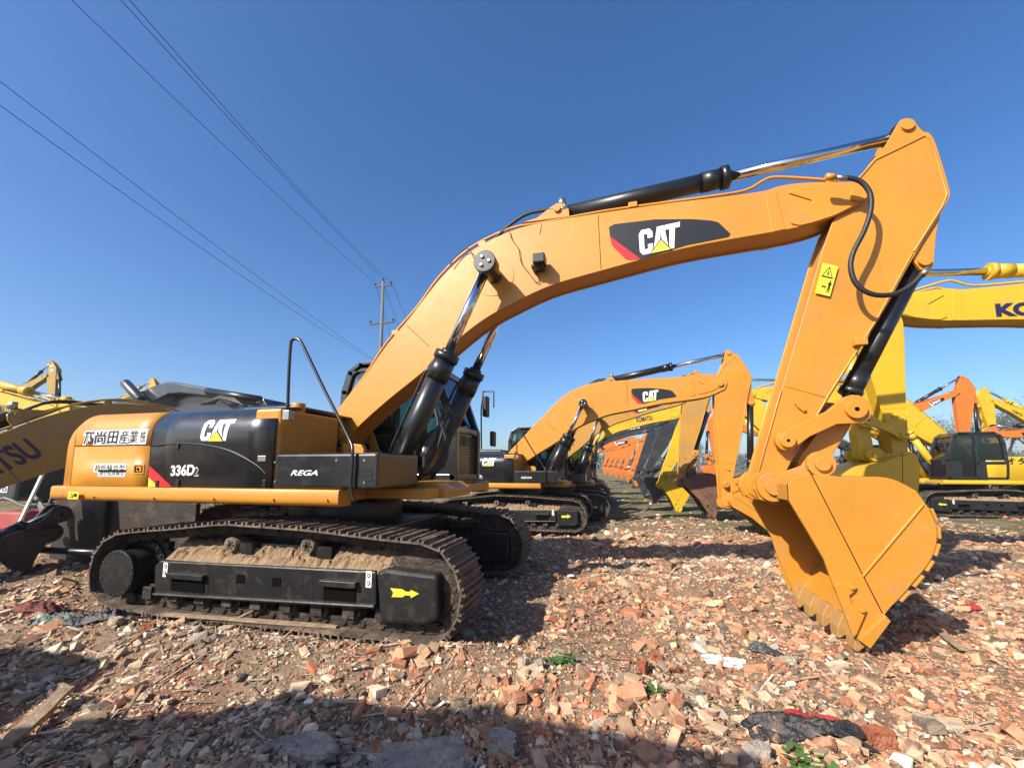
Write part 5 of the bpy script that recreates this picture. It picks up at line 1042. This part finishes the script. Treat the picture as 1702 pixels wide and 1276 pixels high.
def wire(label, a, b, sag, r0=.016):
    a, b = Vector(a), Vector(b); pts = [a.lerp(b, t/24)-Vector((0, 0, 4*sag*(t/24)*(1-t/24))) for t in range(25)]; m = MB(); m.tube(pts, r0, 6, smooth=0); return tag(m.build('power_line', WIRE), label, 'power line', 'power lines above the yard')
wire('power line running from the upper left to the left insulator of the near pole', (PT_[0]-.85, 36, PT_[2]-.1), (-18.128, 7.5, 18.052), .25, .013)
wire('left one of the paired power lines from the top edge to the near pole', (PT_[0], 36, PT_[2]+.3), (-16.063, 7.5, 17.773), .3, .013)
wire('right one of the paired power lines from the top edge to the near pole', (PT_[0]+.85, 36, PT_[2]-.1), (-15.422, 7.5, 17.443), .5, .013)
wire('upper one of two power lines from the left edge to the distant pole', (P2_[0]-.9, 70, P2_[2]+.1), (-33.811, 11, 24.23), .5, .022)
wire('lower one of two power lines from the left edge to the distant pole', (P2_[0]-1.2, 70, P2_[2]-.0), (-33.374, 11, 22.511), .7, .022)
for lab, du, e in (('left', -.85, (-44.199, 80, 21.628)), ('middle', 0., (-41.132, 80, 22.501)), ('right', .85, (-38.102, 80, 23.102))): wire(lab+' one of three power lines descending behind the boom beyond the near pole', (PT_[0]+du, 36, PT_[2]-.1), e, .3, .02)
# ================================================================ trees far off
BARK = mat('bare_bark', (.09, .075, .06), .9, var=.2); TWIG = mat('winter_leaf', (.10, .095, .05), .9, var=.4, scale=.6)
def tree(label, at, H_, seed, dens=1.):
    r_ = random.Random(seed); r0 = empty('tree', (at[0], at[1], 0), 0, label=label, cat='tree', group='trees at the far side of the yard'); m = MB(); tips = []
    def limb(p, d, L_, rad, lv):
        q = p+d*L_; m.cyl(p, q, rad, rad*.6, n=6, caps=False); tips.append(q)
        if lv < 4:
            for k in range(3 if lv < 3 else 2):
                dd = (d+Vector((r_.uniform(-1, 1), r_.uniform(-1, 1), r_.uniform(-.2, .7)))*.75).normalized(); limb(p.lerp(q, r_.uniform(.55, 1)), dd, L_*r_.uniform(.55, .8), rad*.55, lv+1)
    limb(Vector((0, 0, 0)), Vector((r_.uniform(-.08, .08), 0, 1)), H_*.34, H_*.02, 0); m.build('trunk', BARK, r0); m = MB()
    for t in tips[5:]:
        for k in range(int(14*dens)):
            c_ = t+Vector((r_.gauss(0, 1), r_.gauss(0, 1), r_.gauss(0, 1)))*H_*.05; a_ = Vector((r_.gauss(0, 1), r_.gauss(0, 1), r_.gauss(0, 1))).normalized()*H_*.011; b_ = a_.orthogonal().normalized()*H_*.007; m.add([c_-a_, c_+b_, c_+a_, c_-b_], [(0, 1, 2, 3)])
    m.build('crown', TWIG, r0); return r0
for i, (u_, Y_, H_, lab) in enumerate((
    ((54.533, 95, 1.573), 95, 14, 'hazy bare tree just right of the bright yellow stick'), ((55.155, 90, 1.574), 90, 11, 'low bushy tree under the orange boom'), ((67.313, 100, 1.572), 100, 15, 'hazy bare tree between the orange stick and the yellow boom'),
    ((65.961, 92, 1.575), 92, 14, 'tall twiggy tree behind the sloping yellow boom'), ((73.064, 98, 1.573), 98, 17, 'tallest twiggy tree at the right edge'), ((56.779, 110, 1.568), 110, 9, 'low tree hidden mostly behind the bright yellow stick'),
    ((20.471, 120, 1.561), 120, 9, 'low hazy tree behind the worn yellow stick'))):
    tree(lab, u_, H_, 50+i, 1.2)
def wood(name, label, x0, x1, y, h, seed, N_):
    g = np.random.default_rng(seed); xs = g.uniform(x0, x1, N_); ys = y+g.normal(0, 6, N_); top = h*(1+.5*vnoise(xs*.06, xs*0+seed)+.35*vnoise(xs*.25, xs*0)); zs = g.random(N_)**.7*top; s = g.uniform(.25, .6, N_)
    A = g.normal(0, 1, (N_, 3)); A /= np.linalg.norm(A, axis=1, keepdims=True); B = np.cross(A, g.normal(0, 1, (N_, 3))); B /= np.linalg.norm(B, axis=1, keepdims=True); c = np.stack([xs, ys, zs], -1); A *= s[:, None]; B *= s[:, None]*.6
    V_2 = np.stack([c-A, c+B, c+A, c-B], 1).reshape(-1, 3); F_2 = np.arange(4*N_).reshape(-1, 4); tag(np_mesh(name, V_2, F_2, TWIG), label, kind='stuff')
wood('far_wood', 'hazy line of far trees along the horizon', -260, 420, 170, 6, 9, 42000)
# ================================================================ the person far down the row
SKIN = mat('skin', (.45, .27, .18), .6); VEST = mat('yellow_vest', (.55, .62, .05), .7); DARK = mat('dark_trousers', (.02, .022, .03), .8); HAT = mat('white_helmet', (.75, .75, .73), .4)
def skin_fig(name, verts, edges, radii, M_, parent=None):
    me = bpy.data.meshes.new(name); me.from_pydata(verts, edges, []); me.materials.append(M_); o = bpy.data.objects.new(name, me); COL.objects.link(o); o.parent = parent
    o.modifiers.new('skin', 'SKIN'); s_ = o.modifiers.new('sub', 'SUBSURF'); s_.levels = s_.render_levels = 2
    for v_, r2 in zip(me.skin_vertices[0].data, radii): v_.radius = (r2, r2)
    me.skin_vertices[0].data[0].use_root = True; return o
pp0 = (0.955, 39.086, 0)
per = skin_fig('person', [(0, 0, .95), (0, 0, 1.2), (0, 0, 1.42), (0, 0, 1.5), (0, -.01, 1.62), (0, 0, 1.74), (-.19, 0, 1.4), (-.25, .02, 1.12), (-.24, -.08, .9), (.19, 0, 1.4), (.25, .02, 1.12), (.2, -.1, .9), (-.1, 0, .9), (-.11, 0, .5), (-.12, .03, .08), (-.12, -.1, .04), (.1, 0, .9), (.12, 0, .5), (.14, .03, .08), (.14, -.1, .04)],
    [(0, 1), (1, 2), (2, 3), (3, 4), (4, 5), (2, 6), (6, 7), (7, 8), (2, 9), (9, 10), (10, 11), (0, 12), (12, 13), (13, 14), (14, 15), (0, 16), (16, 17), (17, 18), (18, 19)],
    [.14, .13, .13, .06, .1, .085, .06, .045, .035, .06, .045, .035, .09, .065, .05, .045, .09, .065, .05, .045], SKIN)
per.location = (pp0[0], pp0[1], float(hgt(pp0[0], pp0[1]))); per.rotation_euler = (0, 0, .2); tag(per, 'person in a yellow vest and white helmet standing far down the row', 'person')
skin_fig('vest', [(0, 0, .95), (0, 0, 1.2), (0, 0, 1.42), (-.17, 0, 1.4), (.17, 0, 1.4)], [(0, 1), (1, 2), (2, 3), (2, 4)], [.155, .15, .145, .085, .085], VEST, per)
skin_fig('trousers', [(0, 0, .95), (-.1, 0, .88), (-.11, 0, .5), (-.12, .02, .14), (.1, 0, .88), (.12, 0, .5), (.14, .02, .14)], [(0, 1), (1, 2), (2, 3), (0, 4), (4, 5), (5, 6)], [.145, .105, .08, .07, .105, .08, .07], DARK, per)
m = MB(); m.cyl((0, 0, 1.68), (0, 0, 1.8), .125, .07, n=20); m.cyl((0, -.02, 1.67), (0, -.02, 1.69), .15, n=20); m.build('helmet', HAT, per, .02)
# unseen machine added behind the camera, posed so its shadow covers the foreground
rP, uP, fP = excavator('excavator', 'unseen yellow excavator added behind the camera to shade the foreground', GP, SHX, SHY, 1, .92, dict(F=(F0[0]+SHX, F0[1]), T=(F0[0]+SHX+SHT[0], F0[1]+SHT[1]), B=(F0[0]+SHX+SHT[0]+.8, .95), K=(F0[0]+SHX+SHT[0]+1.9, .1)), 'cat', 0)

# ================================================================ thin haze over the yard
hz = bpy.data.materials.new('haze_air'); hz.use_nodes = True; _n = hz.node_tree.nodes; _n.remove(_n['Principled BSDF']); _v = _n.new('ShaderNodeVolumePrincipled'); _v.inputs['Color'].default_value = (.66, .78, .95, 1); _v.inputs['Density'].default_value = .0009; _v.inputs['Anisotropy'].default_value = .2
hz.node_tree.links.new(_v.outputs[0], _n['Material Output'].inputs['Volume'])
m = MB(); m.box(-420, 520, -40, 240, -1.6, 26); tag(m.build('haze', hz), kind='stuff')

# splinters, twigs and reeds strewn between the stones
_g = np.random.default_rng(77); _A, _B = fragment(120, 'stick'); _N = 1500; _D = 1.7*(11/1.7)**_g.random(_N); _u = _g.uniform(-1.4, 1.3, _N); _x = -math.sin(R(14))*_D+math.cos(R(14))*_u*_D; _y = math.cos(R(14))*_D+math.sin(R(14))*_u*_D
_s = _g.uniform(.02, .075, _N)*np.where(_x < -1, 1.25, 1); _P = _A[None]*np.stack([_s, _s*_g.uniform(.25, .9, _N), _s*.5], -1)[:, None]; _r = _g.uniform(0, 6.28, _N)[:, None]; _t = _g.normal(0, .22, _N)[:, None]
_px = _P[..., 0]*np.cos(_t); _pz = _P[..., 2]+_P[..., 0]*np.sin(_t); _P = np.stack([_px*np.cos(_r)-_P[..., 1]*np.sin(_r)+_x[:, None], _px*np.sin(_r)+_P[..., 1]*np.cos(_r)+_y[:, None], _pz+(hgt(_x, _y)+.018)[:, None]], -1)
_c = np.array([(.42, .30, .18), (.52, .42, .28), (.22, .16, .11), (.60, .55, .42)])[_g.integers(0, 4, _N)]*AL*_g.uniform(.7, 1.3, (_N, 1))
tag(np_mesh('splinters', _P.reshape(-1, 3), (_B[None]+(np.arange(_N)*len(_A))[:, None, None]).reshape(-1, 3), PIECE, np.repeat(_c, len(_A), 0)), 'wood splinters and dry reed stalks strewn over the rubble', kind='stuff')
